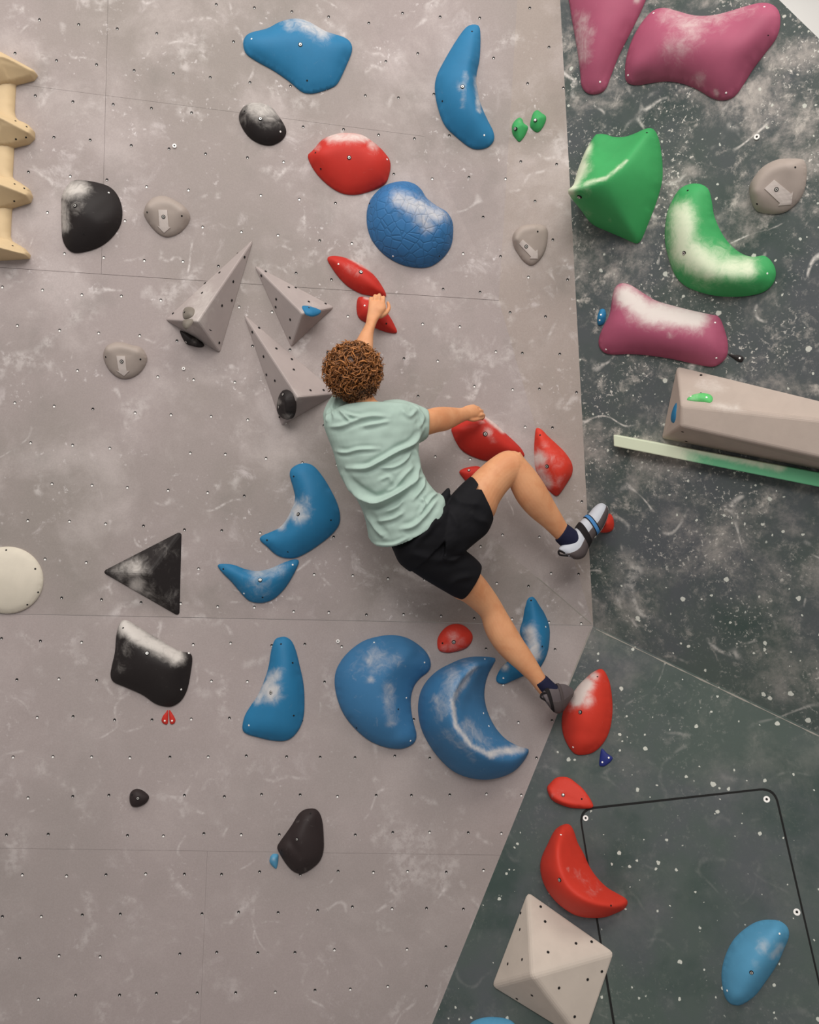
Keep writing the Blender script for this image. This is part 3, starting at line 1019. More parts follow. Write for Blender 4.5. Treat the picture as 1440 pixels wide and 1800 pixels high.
# --- black
Hold('climbing_hold', 'small dusty black oval hold near the top', 'climbing hold', M['black'], G, Z2,
     [(57, 590), (75, 545), (110, 520), (160, 518), (215, 535), (255, 580), (290, 635), (296, 670), (275, 705), (225, 730), (170, 725), (115, 695), (75, 645)],
     [(130, 595, 1), (200, 640, .9)], 0.08, [(166, 603)], [(268, 667, 1), (86, 565)], [(140, 535, 80, .75, 210, 560), (90, 600, 50, .35)], group=KH)
Hold('climbing_hold', 'large black rounded hold with chalked left edge beside the plywood rail', 'climbing hold', M['black'], G, Z1,
     [(385, 950), (440, 948), (520, 962), (580, 985), (620, 1030), (642, 1100), (635, 1175), (600, 1235), (545, 1285), (480, 1315), (400, 1330), (355, 1310), (328, 1260), (322, 1180), (320, 1100), (325, 1030), (350, 980)],
     [(400, 1060, .9), (450, 1120, 1), (500, 1160, .9)], 0.12, [(398, 1086)], [(574, 1017, 1), (442, 1235)], [(345, 1010, 60, .9, 420, 990), (330, 1080, 40, .7, 340, 1200), (400, 1090, 60, .4), (450, 1010, 50, .45)], group=KH)
Hold('climbing_hold', 'black hold with thick chalk along its upper edge', 'climbing hold', M['black'], L, Z7,
     [(760, 770), (800, 758), (860, 790), (930, 835), (1010, 880), (1080, 925), (1150, 955), (1200, 968), (1215, 1000), (1205, 1090), (1185, 1190), (1150, 1260), (1100, 1298), (1050, 1305), (980, 1285),
      (900, 1230), (800, 1185), (720, 1150), (698, 1110), (705, 1050), (725, 960), (735, 850)],
     [(830, 900, .9), (930, 1000, 1), (1080, 1060, 1)], 0.12, [(931, 966)], [(780, 805), (1195, 966, 1), (1147, 1195, 1)],
     [(790, 800, 60, 1.2, 900, 860), (900, 870, 60, 1.1, 1120, 980), (800, 930, 80, .35), (780, 1040, 60, .25)], group=KH)
Hold('climbing_hold', 'smallest black hold, alone near the bottom left', 'climbing hold', M['brown_black'], L, Y8,
     [(470, 195), (488, 181), (510, 184), (532, 200), (537, 214), (525, 232), (500, 244), (478, 243), (468, 225)], [(497, 212)], 0.045, [(499, 212, .008)], [(478, 200)], group=KH)
Hold('climbing_hold', 'matt brown-black hold with a small steel bolt, lowest on the grey wall', 'climbing hold', M['brown_black'], L, T3,
     [(540, 710), (580, 640), (660, 530), (750, 400), (830, 270), (910, 200), (1010, 178), (1090, 192), (1145, 260), (1178, 380), (1192, 550), (1195, 720), (1170, 850), (1110, 950), (1000, 1040),
      (900, 1090), (820, 1085), (740, 1040), (660, 950), (590, 840), (548, 760)],
     [(980, 320, .7), (860, 600, 1), (900, 830, .9), (680, 720, .8)], 0.10, [(820, 600, .007)], [(1008, 240), (600, 755), (822, 1030)], [(830, 350, 40, .35), (930, 1030, 30, .35)], group=KH)

# --- grey arrow holds
for lab, pl, z, out, rid, bolt, scr, arrow, H_ in (
    ('pale grey round hold with a down arrow, right of the large black hold', G, T5,
     [(285, 560), (330, 450), (430, 345), (560, 290), (700, 285), (820, 320), (930, 375), (1060, 455), (1170, 555), (1235, 670), (1240, 760), (1190, 880), (1080, 1010), (950, 1095), (800, 1140), (690, 1130),
      (560, 1060), (430, 930), (320, 780), (270, 660)], [(420, 520), (620, 450), (840, 470), (1040, 590)], (693, 735), [(345, 640), (1075, 715)],
     [(585, 590), (770, 595), (800, 950), (840, 965), (705, 1080), (555, 925), (608, 945)], .075),
    ('pale grey round hold with a down arrow, lower left of the pyramids', G, Z4,
     [(543, 665), (560, 625), (600, 605), (650, 605), (700, 620), (740, 630), (765, 660), (774, 695), (755, 740), (720, 775), (670, 795), (620, 788), (575, 750), (550, 705)],
     [(575, 645), (640, 635), (720, 655)], (643, 706), [(558, 683), (741, 695)], [(615, 677), (661, 678), (669, 757), (683, 756), (655, 784), (614, 755), (628, 757)], .075),
    ('small grey hold with a slanted arrow on the pale strip', S, X2,
     [(868, 1140), (885, 1100), (930, 1066), (990, 1056), (1060, 1064), (1088, 1090), (1090, 1150), (1075, 1220), (1040, 1280), (990, 1315), (940, 1290), (895, 1230), (875, 1190)],
     [(895, 1150), (930, 1105), (1000, 1085)], (955, 1200), [(1027, 1106)], [(933, 1157), (910, 1185), (985, 1265), (978, 1278), (1028, 1278), (1027, 1220), (1012, 1230)], .07),
    ('large grey oval hold with a slanted arrow on the green wall', GU, T6,
     [(175, 760), (190, 650), (260, 520), (380, 370), (540, 260), (720, 195), (920, 185), (1100, 190), (1175, 240), (1210, 360), (1205, 560), (1170, 750), (1080, 930), (960, 1060), (820, 1150), (650, 1185),
      (480, 1175), (330, 1140), (250, 1060), (195, 900)], [(320, 760), (430, 560), (620, 410), (850, 340)], (670, 752), [(1010, 352), (320, 1015)],
     [(632, 580), (455, 738), (735, 1000), (705, 1048), (945, 1030), (975, 785), (940, 830)], .095)):
    h_ = Hold('climbing_hold', lab, 'climbing hold', M['grey_hold'], pl, z, out, rid, H_, [], scr, plateau=0.006, prof=(1.5, 1.1), smooth=4, group='grey arrow holds')
    h_.sticker(arrow)
    p_, n_ = h_.at(bolt)
    h_.bolt(bolt, 0.0085, 0.0035)

# --- small green pair on the strip
for lab, out, rid, b in (
    ('small green foothold, lower left of the pair on the pale strip', [(300, 560), (380, 440), (480, 380), (550, 420), (590, 520), (690, 600), (680, 700), (600, 860), (480, 985), (380, 900), (310, 800), (290, 680)],
     [(370, 660), (540, 560, .8)], (375, 670)),
    ('small green foothold, upper right of the pair on the pale strip', [(770, 440), (830, 260), (930, 190), (1040, 260), (1150, 350), (1140, 480), (1060, 640), (960, 740), (860, 720), (760, 620), (750, 540)],
     [(880, 450), (1000, 380, .8)], (880, 455))):
    Hold('foothold', lab, 'climbing hold', M['green_hold'], S, T4, out, rid, 0.045, [(b[0], b[1], .0085)], [], [(500, 480, 80, .3)], prof=(1.3, 1.1), edge=.006, group='pair of green footholds')

# --- the white disc and the black triangle
Hold('disc_volume', 'creamy white round disc cut off by the left edge', 'climbing hold', M['white_hold'], G, ID,
     [(12 + 63 * math.cos(a), 1020 - 59 * math.sin(a)) for a in np.linspace(0, 2 * math.pi, 28, endpoint=False)], [(5, 1015)], 0.06, [],
     [(11, 967), (62, 1000), (67, 1041), (48, 1063)], prof=(1.6, 1.3))
tr = [(174, 1005), (322, 929), (318, 1088)]
bv = [G.hit(*p) for p in tr]
ap = G.hit(262, 1008, 0.10)
black_tri = bevelled('triangle_volume', bv + [ap], [(0, 1, 3), (1, 2, 3), (2, 0, 3), (0, 2, 1)], M['black'], 0.012,
                     'black flat triangular volume with chalk smears pointing left', 'volume')
chalk_on(black_tri, [(238, 1000, 24, .8), (240, 1028, 18, .95), (215, 1003, 26, .45), (290, 970, 26, .3), (300, 1050, 30, .3), (262, 1040, 20, .4)])

# --- three long grey pyramids
PY = 'long grey pyramid volumes'


def pyramid(lab, base, apex, H, holes, spots, bev=0.008, mat='volume'):
    pts = [X1(p) for p in base]
    bw = [G.hit(*p) - G.n * 0.002 for p in pts]
    a = G.hit(*X1(apex), H)
    o = bevelled('pyramid_volume', bw + [a], [(0, 1, 3), (1, 2, 3), (2, 0, 3), (0, 2, 1)], M[mat], bev, lab, 'volume', PY)
    chalk_on(o, spots, 0.02)
    faces = []
    for (i, j), hs in holes:
        faces.append(((bw[i], bw[j], a), [X1(q) for q in hs]))
    volume_holes(o, faces, o)
    return o, bw, a


pyr_a, ba, aa = pyramid('leftmost long grey pyramid, leaning right with its tip up', [(757, 65), (80, 685), (497, 940)], (325, 700), 0.17,
                        [((0, 1), [(622, 188), (492, 335), (383, 414), (362, 486), (145, 640)]), ((2, 0), [(677, 220), (593, 402), (582, 542), (509, 581), (489, 858)]), ((1, 2), [(425, 763)])],
                        [(360, 515, 26, .55, 340, 570)])
pyr_b, bb, ab = pyramid('middle long grey pyramid with the blue chip near its corner', [(735, 265), (1022, 900), (1352, 590)], (1110, 640), 0.14,
                        [((0, 1), [(803, 358), (914, 533), (910, 592), (1018, 685), (1016, 820)]), ((0, 2), [(835, 327), (1007, 445), (1058, 447), (1156, 552), (1281, 567)])],
                        [(545, 545, 22, .4)])
pyr_c, bc, ac = pyramid('lower long grey pyramid that ends behind the climber', [(655, 622), (952, 1483), (1375, 1235)], (1075, 1265), 0.15,
                        [((0, 1), [(736, 778), (820, 960), (841, 1096), (904, 1140)]), ((0, 2), [(786, 747), (914, 901), (1029, 980), (1044, 1058), (1168, 1212), (1266, 1211)])],
                        [(520, 700, 20, .35)])
fa = plane3(ba[0], ba[1], aa)
fb = plane3(bb[0], bb[2], ab)
fc = plane3(bc[0], bc[1], ac)
Hold('foothold', 'round grey marbled foothold on the leftmost pyramid', 'climbing hold', M['grey_dark'], fa, X1,
     [(215, 625), (235, 592), (275, 588), (299, 605), (292, 645), (262, 668), (222, 672)], [(255, 630)], 0.025, [(232, 632, .005)], [], edge=.006)
Hold('foothold', 'grey wedge foothold below the marbled one on the leftmost pyramid', 'climbing hold', M['grey_dark'], fa, X1,
     [(215, 690), (245, 680), (287, 678), (270, 715), (238, 745), (216, 735)], [(240, 705)], 0.025, edge=.006)
Hold('climbing_hold', 'black hold half hidden under the leftmost pyramid', 'climbing hold', M['black'], G, X1,
     [(195, 770), (240, 780), (320, 820), (375, 870), (350, 890), (290, 880), (235, 855)], [(290, 845)], 0.05, [(245, 850, .007)], [], [(300, 850, 40, .4)], edge=.008)
Hold('foothold', 'bright blue half-moon chip on the middle pyramid', 'climbing hold', M['blue'], fb, X1,
     [(1110, 580), (1160, 582), (1245, 612), (1235, 635), (1190, 650), (1145, 638), (1120, 612)], [(1175, 612)], 0.022, [(1157, 598, .004)], [], edge=.006)
Hold('climbing_hold', 'black oval hold screwed to the lower pyramid', 'climbing hold', M['black'], fc, X1,
     [(985, 1212), (1020, 1240), (1040, 1300), (1040, 1370), (1020, 1420), (985, 1432), (945, 1415), (918, 1370), (915, 1310), (930, 1250), (955, 1215)],
     [(975, 1290), (985, 1370)], 0.06, [(967, 1244, .008), (940, 1334, .009)], [(945, 1410)], [(930, 1300, 40, .45), (990, 1400, 40, .5)])

# --- plywood rail at the left edge
rail_pts = [(-160, 110), (10, 130), (250, 262), (268, 285), (242, 322), (112, 355), (104, 480), (100, 600), (125, 638), (200, 668), (245, 715), (246, 765), (205, 805), (98, 832), (90, 960), (85, 1082),
            (140, 1108), (212, 1158), (230, 1205), (216, 1250), (82, 1292), (74, 1420), (70, 1542), (110, 1568), (180, 1608), (212, 1648), (206, 1678), (-10, 1672), (-160, 1660)]
rail = Hold('plywood_rail', 'beige plywood rail with four pointed rungs at the upper left edge', 'climbing volume', M['ply'], G, X4, rail_pts,
            [[(-60, 300, 1), (-60, 1500, 1)]], 0.045, prof=(6, 4), edge=0.03, straight=True, smooth=1)
for pts, rid, holes in (
    ([(-60, 95), (10, 130), (250, 262), (268, 285), (242, 322), (112, 355), (-60, 400)], [(-60, 190), (20, 165, .95), (240, 275, .5)], []),
    ([(-60, 570), (20, 600), (125, 638), (200, 668), (245, 715), (246, 765), (205, 805), (98, 832), (-60, 850)], [(-60, 600), (10, 632), (228, 748, .6)], [(122, 660), (202, 700), (120, 792), (196, 778)]),
    ([(-60, 1050), (85, 1082), (140, 1108), (212, 1158), (230, 1205), (216, 1250), (82, 1292), (-60, 1330)], [(-60, 1110), (10, 1135), (214, 1215, .6)], [(112, 1132), (184, 1163), (107, 1258)]),
    ([(-60, 1520), (70, 1542), (110, 1568), (180, 1608), (212, 1648), (206, 1678), (-10, 1690), (-60, 1690)], [(-60, 1590), (10, 1610), (195, 1660, .6)], [(97, 1596)])):
    Hold('rung', None, None, M['ply'], G, X4, pts, rid, 0.15, [], holes, prof=(1.1, 1.0), edge=0.035, parent=rail.o, straight=True, smooth=1)

# --- pink, green and small things on the green wall
PK = 'pink holds on the green wall'
Hold('climbing_hold', 'pink tapering hold cut off by the top edge beside the corner', 'climbing hold', M['pink'], GU, X5,
     [(115, -120), (300, -160), (480, -130), (535, -60), (520, 0), (480, 90), (430, 190), (380, 290), (340, 390), (310, 465), (265, 492), (215, 488), (185, 450), (178, 380), (165, 280), (145, 160), (125, 40)],
     [(310, -60, .9), (290, 120, 1), (260, 300, .85), (245, 420, .5)], 0.11, [], [(285, 432, 1)], [(190, 110, 60, .55, 200, 300), (240, 170, 30, .6), (480, 5, 22, .8)], group=PK)
Hold('climbing_hold', 'large pink bone-shaped hold at the top right', 'climbing hold', M['pink'], GU, X5,
     [(415, 400), (420, 310), (450, 210), (500, 120), (560, 55), (620, 38), (690, 55), (780, 78), (870, 78), (960, 58), (1050, 30), (1130, 12), (1190, 20), (1228, 60), (1232, 130), (1210, 200), (1150, 280),
      (1090, 360), (1040, 440), (990, 505), (930, 525), (870, 512), (800, 470), (720, 438), (640, 425), (560, 432), (480, 445), (430, 435)],
     [(500, 330, .8), (640, 230, 1), (820, 240, 1), (1000, 240, .95), (1130, 110, .7)], 0.13, [], [(568, 70, 1), (1152, 38, 1), (1172, 184), (433, 397, 1), (950, 490, 1)],
     [(760, 130, 110, .65), (640, 90, 80, .5, 900, 90), (700, 240, 110, .5), (810, 420, 50, .5), (900, 485, 18, .9), (960, 80, 50, .4, 1080, 50)], group=PK)
Hold('climbing_hold', 'pink pillow hold heavily chalked along its top', 'climbing hold', M['pink'], GU, Z6,
     [(300, 260), (315, 205), (350, 180), (400, 190), (460, 228), (540, 275), (640, 305), (740, 330), (830, 350), (885, 365), (915, 430), (935, 510), (930, 580), (890, 625), (840, 640), (740, 622), (640, 600),
      (520, 580), (400, 570), (290, 572), (240, 550), (224, 500), (245, 430), (285, 350)],
     [(330, 400, .8), (480, 430, 1), (650, 470, 1), (830, 500, .8)], 0.12, [], [(868, 398, 1), (875, 593, 1), (268, 545, 1)],
     [(370, 250, 70, 1.2, 500, 340), (500, 340, 80, 1.2, 760, 370), (620, 460, 30, .5), (790, 450, 30, .5), (430, 330, 90, .6)], group=PK)
Hold('climbing_hold', 'big jutting green hold with a chalked nose over the corner', 'climbing hold', M['green_hold'], GU, W7,
     [(420, 255), (480, 228), (560, 235), (640, 262), (760, 262), (880, 225), (990, 175), (1070, 160), (1120, 195), (1160, 290), (1185, 420), (1200, 560), (1200, 740), (1165, 900), (1110, 1070), (1040, 1250),
      (970, 1420), (920, 1485), (860, 1475), (760, 1430), (560, 1345), (400, 1270), (300, 1150), (240, 1000), (215, 860), (225, 700), (300, 460)],
     [(65, 870, 1.0), (250, 850, 1.0), (400, 800, .95), (560, 730, .85), (740, 590, .68), (900, 390, .45), (1050, 200, .2)], 0.40, [(265, 965, .011)], [(1035, 222)],
     [(100, 840, 130, 1.4, 230, 600), (330, 380, 80, 1.2, 200, 640), (180, 760, 110, 1.2), (330, 800, 30, .9, 560, 740), (560, 740, 26, .8, 800, 540), (330, 900, 90, .35), (600, 1220, 26, .6), (350, 1150, 80, .35)],
     prof=(1.2, 1.1), prof2=(1.2, 1.1), smooth=2)
Hold('climbing_hold', 'green boomerang hold thickly chalked in its bend', 'climbing hold', M['green_hold'], GU, Z3,
     [(770, 960), (785, 900), (825, 830), (870, 803), (920, 802), (955, 825), (970, 880), (980, 940), (1010, 1010), (1050, 1065), (1100, 1105), (1150, 1120), (1200, 1115), (1235, 1145), (1250, 1190),
      (1235, 1240), (1190, 1275), (1110, 1292), (1020, 1293), (940, 1280), (860, 1250), (810, 1200), (780, 1120), (765, 1040)],
     [(890, 860, .55), (870, 960, .95), (880, 1080, 1), (960, 1180, 1), (1080, 1210, .9), (1190, 1190, .55)], 0.15, [(852, 1106, .010)], [(868, 832), (1214, 1194, 1)],
     [(840, 940, 70, 1.1, 850, 1100), (860, 1100, 80, 1.1, 960, 1160), (960, 1170, 60, 1.0, 1120, 1170), (1000, 1120, 70, .7), (920, 1230, 50, .4)])
Hold('foothold', 'tiny blue foothold at the left end of the pink pillow', 'climbing hold', M['blue'], GU, Z6,
     [(240, 322), (258, 325), (266, 355), (258, 395), (240, 412), (222, 408), (218, 370), (228, 335)], [(243, 365)], 0.035, [], [(240, 355, 1), (233, 385, 1)], edge=.006)
Hold('route_marker', 'black teardrop marker at the right end of the pink pillow', 'route marker', M['black'], GU, X6,
     [(862, 80), (900, 84), (945, 90), (962, 108), (950, 130), (925, 126), (890, 102)], [(935, 108)], 0.012, [], [(938, 107, 1)], edge=.006)
Hold('route_marker', 'dark blue paired triangle marker below the orange egg', 'route marker', M['navy'], GL, W8,
     [(172, 850), (176, 800), (186, 758), (215, 785), (246, 808), (235, 832), (205, 855), (188, 858)], [(205, 815)], 0.014, [], [(190, 835, 1), (226, 810, 1)], edge=.007)
Hold('climbing_hold', 'pale blue oval hold inside the green hatch, bottom right', 'climbing hold', M['blue_pale'], GL, T1,
     [(205, 1100), (225, 960), (280, 800), (360, 660), (470, 550), (600, 460), (720, 418), (850, 412), (950, 430), (1030, 490), (1062, 570), (1050, 660), (1000, 780), (940, 920), (860, 1060), (770, 1190),
      (660, 1340), (560, 1430), (450, 1490), (380, 1495), (310, 1470), (250, 1390), (215, 1250)],
     [(880, 560, .8), (740, 800, 1), (560, 1080, 1), (430, 1320, .7)], 0.13, [(585, 1075, .008)], [(940, 585, 1), (278, 1305, 1)], [(740, 740, 120, .55), (860, 860, 70, .6, 960, 760), (640, 980, 90, .3)])
Hold('climbing_hold', 'pale blue hold cut off by the bottom edge', 'climbing hold', M['blue_pale'], GL, ID,
     [(818, 1815), (828, 1798), (848, 1790), (872, 1789), (895, 1794), (906, 1806), (905, 1830), (880, 1850), (845, 1850), (822, 1838)], [(862, 1822)], 0.07)

# --- white pyramid volume, bottom right of the corner
wp = [X7(p) for p in [(372, 128), (1238, 735), (930, 1640), (12, 1075)]]
wb = [GL.hit(*p) for p in wp]
wa = GL.hit(*X7((418, 968)), 0.22)
wpyr = bevelled('pyramid_volume', wb + [wa], [(0, 1, 4), (1, 2, 4), (2, 3, 4), (3, 0, 4), (0, 3, 2, 1)], M['cream'], 0.016,
                'cream white four-sided pyramid volume at the bottom', 'volume', seg=3)
chalk_on(wpyr, [], 0.03)
volume_holes(wpyr, [((wb[0], wb[1], wa), [X7(q) for q in [(502, 298), (545, 443), (574, 741), (846, 656), (998, 640)]]),
                    ((wb[1], wb[2], wa), [X7(q) for q in [(1097, 928), (959, 1006), (680, 1088), (832, 1368)]]),
                    ((wb[2], wb[3], wa), [X7(q) for q in [(180, 1187), (270, 1193), (417, 1160), (565, 1435)]]),
                    ((wb[3], wb[0], wa), [X7(q) for q in [(308, 360), (300, 520), (322, 812), (182, 855)]])], wpyr)

# --- beam volume with its batten
q_ = [(540, 150), (440, 618), (2300, 985), (2300, 585)]
t_ = [(560, 402), (566, 540), (2200, 905), (2200, 575)]
vb = [GU.hit(*X6(p)) for p in q_]
vt = [GU.hit(*X6(p), 0.17) for p in t_]
beam = bevelled('beam_volume', vb + vt, [(0, 1, 5, 4), (1, 2, 6, 5), (2, 3, 7, 6), (3, 0, 4, 7), (4, 5, 6, 7), (3, 2, 1, 0)], M['beam'], 0.012,
                'long warm grey beam volume running off the right edge', 'volume', seg=3)
chalk_on(beam, [X6((700, 270)) + (18, .5) + X6((800, 280)), X6((780, 410)) + (8, .6) + X6((920, 425)), X6((640, 330)) + (10, .5)], 0.03)
volume_holes(beam, [((vb[0], vb[3], vt[0]), [X6(q) for q in [(693, 215), (1243, 359)]]), ((vb[1], vb[2], vt[1]), [X6(q) for q in [(577, 572), (600, 632)]])], beam)
ftop = plane3(vb[0], vb[3], vt[0])
fend = plane3(vb[0], vb[1], vt[1])
Hold('foothold', 'chalky light green foothold on top of the beam volume', 'climbing hold', M['green_chip'], ftop, X6,
     [(605, 362), (640, 335), (690, 325), (745, 330), (768, 355), (755, 382), (710, 378), (640, 372)], [(700, 350)], 0.025, [], [(728, 355, 1), (692, 332), (628, 350, 1)], [(660, 350, 60, .4)], edge=.007)
Hold('foothold', 'blue oval foothold on the end face of the beam volume', 'climbing hold', M['blue'], fend, X6,
     [(548, 378), (550, 420), (540, 480), (522, 518), (503, 512), (502, 475), (515, 425), (532, 390)], [(528, 450)], 0.03, edge=.006)
bt = [GU.hit(*X6(p)) for p in [(160, 590), (163, 662), (2300, 1085), (2300, 985)]]
bo = [p + GU.n * 0.05 for p in bt]
batten = bevelled('batten', bt + bo, [(4, 5, 6, 7), (0, 1, 5, 4), (1, 2, 6, 5), (2, 3, 7, 6), (3, 0, 4, 7), (3, 2, 1, 0)], M['batten'], 0.004,
                  'thin green batten under the beam volume, chalk-white at its left end', 'batten')
chalk_on(batten, [X6((160, 630)) + (70, 1.4) + X6((420, 670)), X6((420, 640)) + (9, .9) + X6((1200, 800)), X6((950, 740)) + (12, .6)], 0.02)

# --- hatch in the lower green wall
def rounded(poly, r):
    out = []
    n = len(poly)
    for i, p in enumerate(poly):
        p, a, b = np.array(p, float), np.array(poly[i - 1], float), np.array(poly[(i + 1) % n], float)
        u, v = (a - p) / np.linalg.norm(a - p), (b - p) / np.linalg.norm(b - p)
        for t in np.linspace(0, 1, 8):
            out.append(tuple((1 - t) ** 2 * (p + u * r) + 2 * t * (1 - t) * p + t * t * (p + v * r)))
    return out


hp = rounded([(1020, 1425), (1360, 1387), (1478, 1900), (1098, 1900)], 26)
grow = rounded([(1016.5, 1421), (1363, 1383), (1482, 1904), (1094, 1904)], 28)
panel('hatch_rim', GL, grow, M['gap'], wall_right, 0.004, 0.0015)
hatch = panel('hatch_panel', GL, hp, M['green_low'], wall_right, 0.004, 0.004)
WASHER = ring_mesh('washer', [(1.0, -1), (1.0, 0.5), (0.45, 0.5), (0.38, 0.2)], 14, [M['glint'], M['hole']], [0, 0, 0, 1])
for px, py, pl, r in ((1030, 1438, GL, .012), (1348, 1405, GL, .013), (1401, 1603, GL, .013), (1331, 241, GU, .011), (307, 257, G, .009), (594, 1127, L, .008), (323, 648, G, .007)):
    o = bpy.data.objects.new('washer', WASHER)
    COL.objects.link(o)
    rot = Matrix((tuple(pl.u), tuple(pl.v), tuple(pl.n))).transposed().to_4x4()
    o.matrix_world = Matrix.Translation(pl.hit(px, py) + pl.n * 0.004) @ rot @ Matrix.Diagonal((r, r, 0.004, 1))
    o.parent = wall_right if px > 1000 else wall_left


# ------------------------------------------------------------------ the climber
def PP(x, y, off):
    return G.hit(x, y, off)


def crv(a, per):
    a = np.array(a, float)
    n = len(a)
    out = []
    for i in range(n - 1):
        p0, p1, p2, p3 = a[max(i - 1, 0)], a[i], a[i + 1], a[min(i + 2, n - 1)]
        for k in range(per):
            t = k / per
            out.append(0.5 * ((2 * p1) + (p2 - p0) * t + (2 * p0 - 5 * p1 + 4 * p2 - p3) * t * t + (3 * p1 - p0 - 3 * p2 + p3) * t ** 3))
    out.append(a[-1])
    return np.array(out)


def rings(secs, per=5, seg=28, scale=1.0, t0=None, t1=None, power=2.0):
    """sections (x1, y1, x2, y2, off, thick[, tiltx, tilty]) -> list of rings of world points"""
    a = np.array([tuple(s) + (0,) * (8 - len(s)) for s in secs], float)
    c = crv(a, per)
    if t0 is not None:
        n = len(c) - 1
        c = np.array([[np.interp(t * n, np.arange(n + 1), c[:, k]) for k in range(8)] for t in np.linspace(t0, t1, 5)])
    out = []
    for x1, y1, x2, y2, off, th, tx, ty in c:
        p, q = PP(x1, y1, off), PP(x2, y2, off)
        ce, A = (p + q) / 2, (q - p) / 2
        B = G.n * th + (PP((x1 + x2) / 2 + tx, (y1 + y2) / 2 + ty, off) - PP((x1 + x2) / 2, (y1 + y2) / 2, off))
        r = []
        for i in range(seg):
            an = 2 * math.pi * i / seg
            ca, sa = math.cos(an), math.sin(an)
            ca = math.copysign(abs(ca) ** (2 / power), ca)
            sa = math.copysign(abs(sa) ** (2 / power), sa)
            r.append(ce + A * (ca * scale) + B * (sa * scale))
        out.append(r)
    return out


class Build:
    def __init__(s):
        s.v, s.f = [], []

    def loft(s, rs, cap=True):
        k = len(s.v)
        n = len(rs[0])
        for r in rs:
            s.v += r
        for i in range(len(rs) - 1):
            for j in range(n):
                a, b = k + i * n + j, k + i * n + (j + 1) % n
                s.f.append((a, b, b + n, a + n))
        if cap:
            for r, base, flip in ((rs[0], k, False), (rs[-1], k + (len(rs) - 1) * n, True)):
                ce = sum(r, Vector()) / n
                s.v.append(ce)
                ci = len(s.v) - 1
                for j in range(n):
                    a, b = base + j, base + (j + 1) % n
                    s.f.append((b, a, ci) if not flip else (a, b, ci))
        return s

    def tube(s, pts, radii, seg=10, per=4):
        """a limb along world points with rounded ends"""
        a = crv([tuple(p) + (r,) for p, r in zip(pts, radii)], per)
        rs = []
        n = len(a)
        for i in range(n):
            p = Vector(a[i][:3])
            d = (Vector(a[min(i + 1, n - 1)][:3]) - Vector(a[max(i - 1, 0)][:3])).normalized()
            x = d.cross(Vector((0.31, 0.84, 0.44))).normalized()
            y = d.cross(x)
            ring = lambda c, r: [c + x * (r * math.cos(2 * math.pi * j / seg)) + y * (r * math.sin(2 * math.pi * j / seg)) for j in range(seg)]
            r = a[i][3]
            if i == 0:
                rs += [ring(p - d * r * .9, r * .3), ring(p - d * r * .6, r * .75)]
            rs.append(ring(p, r))
            if i == n - 1:
                rs += [ring(p + d * r * .6, r * .75), ring(p + d * r * .9, r * .3)]
        return s.loft(rs)

    def ball(s, c, A, B, C, seg=20, rows=12):
        rs = []
        for i in range(1, rows):
            t = math.pi * i / rows
            rs.append([c + C * math.cos(t) + (A * math.cos(2 * math.pi * j / seg) + B * math.sin(2 * math.pi * j / seg)) * math.sin(t) for j in range(seg)])
        return s.loft(rs)

    def obj(s, name, mat, parent, voxel=None, smooth=4, chalk=False):
        o = mesh_obj(name, s.v, s.f, mat, None, smooth=True)
        bm = bmesh.new(); bm.from_mesh(o.data)
        bmesh.ops.recalc_face_normals(bm, faces=bm.faces)
        bm.to_mesh(o.data); bm.free()
        if voxel:
            md = o.modifiers.new('r', 'REMESH')
            md.mode = 'VOXEL'
            md.voxel_size = voxel
            md.use_smooth_shade = True
            if smooth:
                ms = o.modifiers.new('s', 'SMOOTH')
                ms.factor = 0.5
                ms.iterations = smooth
            dg = bpy.context.evaluated_depsgraph_get()
            me = bpy.data.meshes.new_from_object(o.evaluated_get(dg))
            o.modifiers.clear()
            old = o.data
            o.data = me
            bpy.data.meshes.remove(old)
            me.name = name
            if not me.materials:
                me.materials.append(mat)
        me = o.data
        me.polygons.foreach_set('use_smooth', [True] * len(me.polygons))
        if parent is not None:
            o.parent = parent
            o.matrix_parent_inverse = parent.matrix_world.inverted()
        return o


def cloth_mat(name, col, sheen=0.2, rough=0.85):
    k = NT(name)
    c = k.coords()
    tone = k.noise(c, 14.0, 4, 0.6, 0.3)
    k.l(k.mix(k.ramp(tone, 0.3, 0.7, 0, 0.25), lin(col), lin(tuple(v * 0.9 for v in col))), k.b.inputs['Base Color'])
    k.b.inputs['Roughness'].default_value = rough
    k.b.inputs['Specular IOR Level'].default_value = 0.2
    k.bump(k.noise(c, 500.0, 2, 0.6), 0.10, 0.001)
    return k.m


def skin_mat():
    k = NT('skin')
    c = k.coords()
    tone = k.noise(c, 10.0, 4, 0.6, 0.4)
    k.l(k.mix(k.ramp(tone, 0.35, 0.7), lin((216, 158, 116)), lin((204, 140, 98))), k.b.inputs['Base Color'])
    k.b.inputs['Roughness'].default_value = 0.55
    k.b.inputs['Specular IOR Level'].default_value = 0.35
    k.b.inputs['Subsurface Weight'].default_value = 0.08
    k.b.inputs['Subsurface Radius'].default_value = (0.010, 0.004, 0.002)
    k.bump(k.noise(c, 300.0, 2, 0.6), 0.08, 0.001)
    return k.m


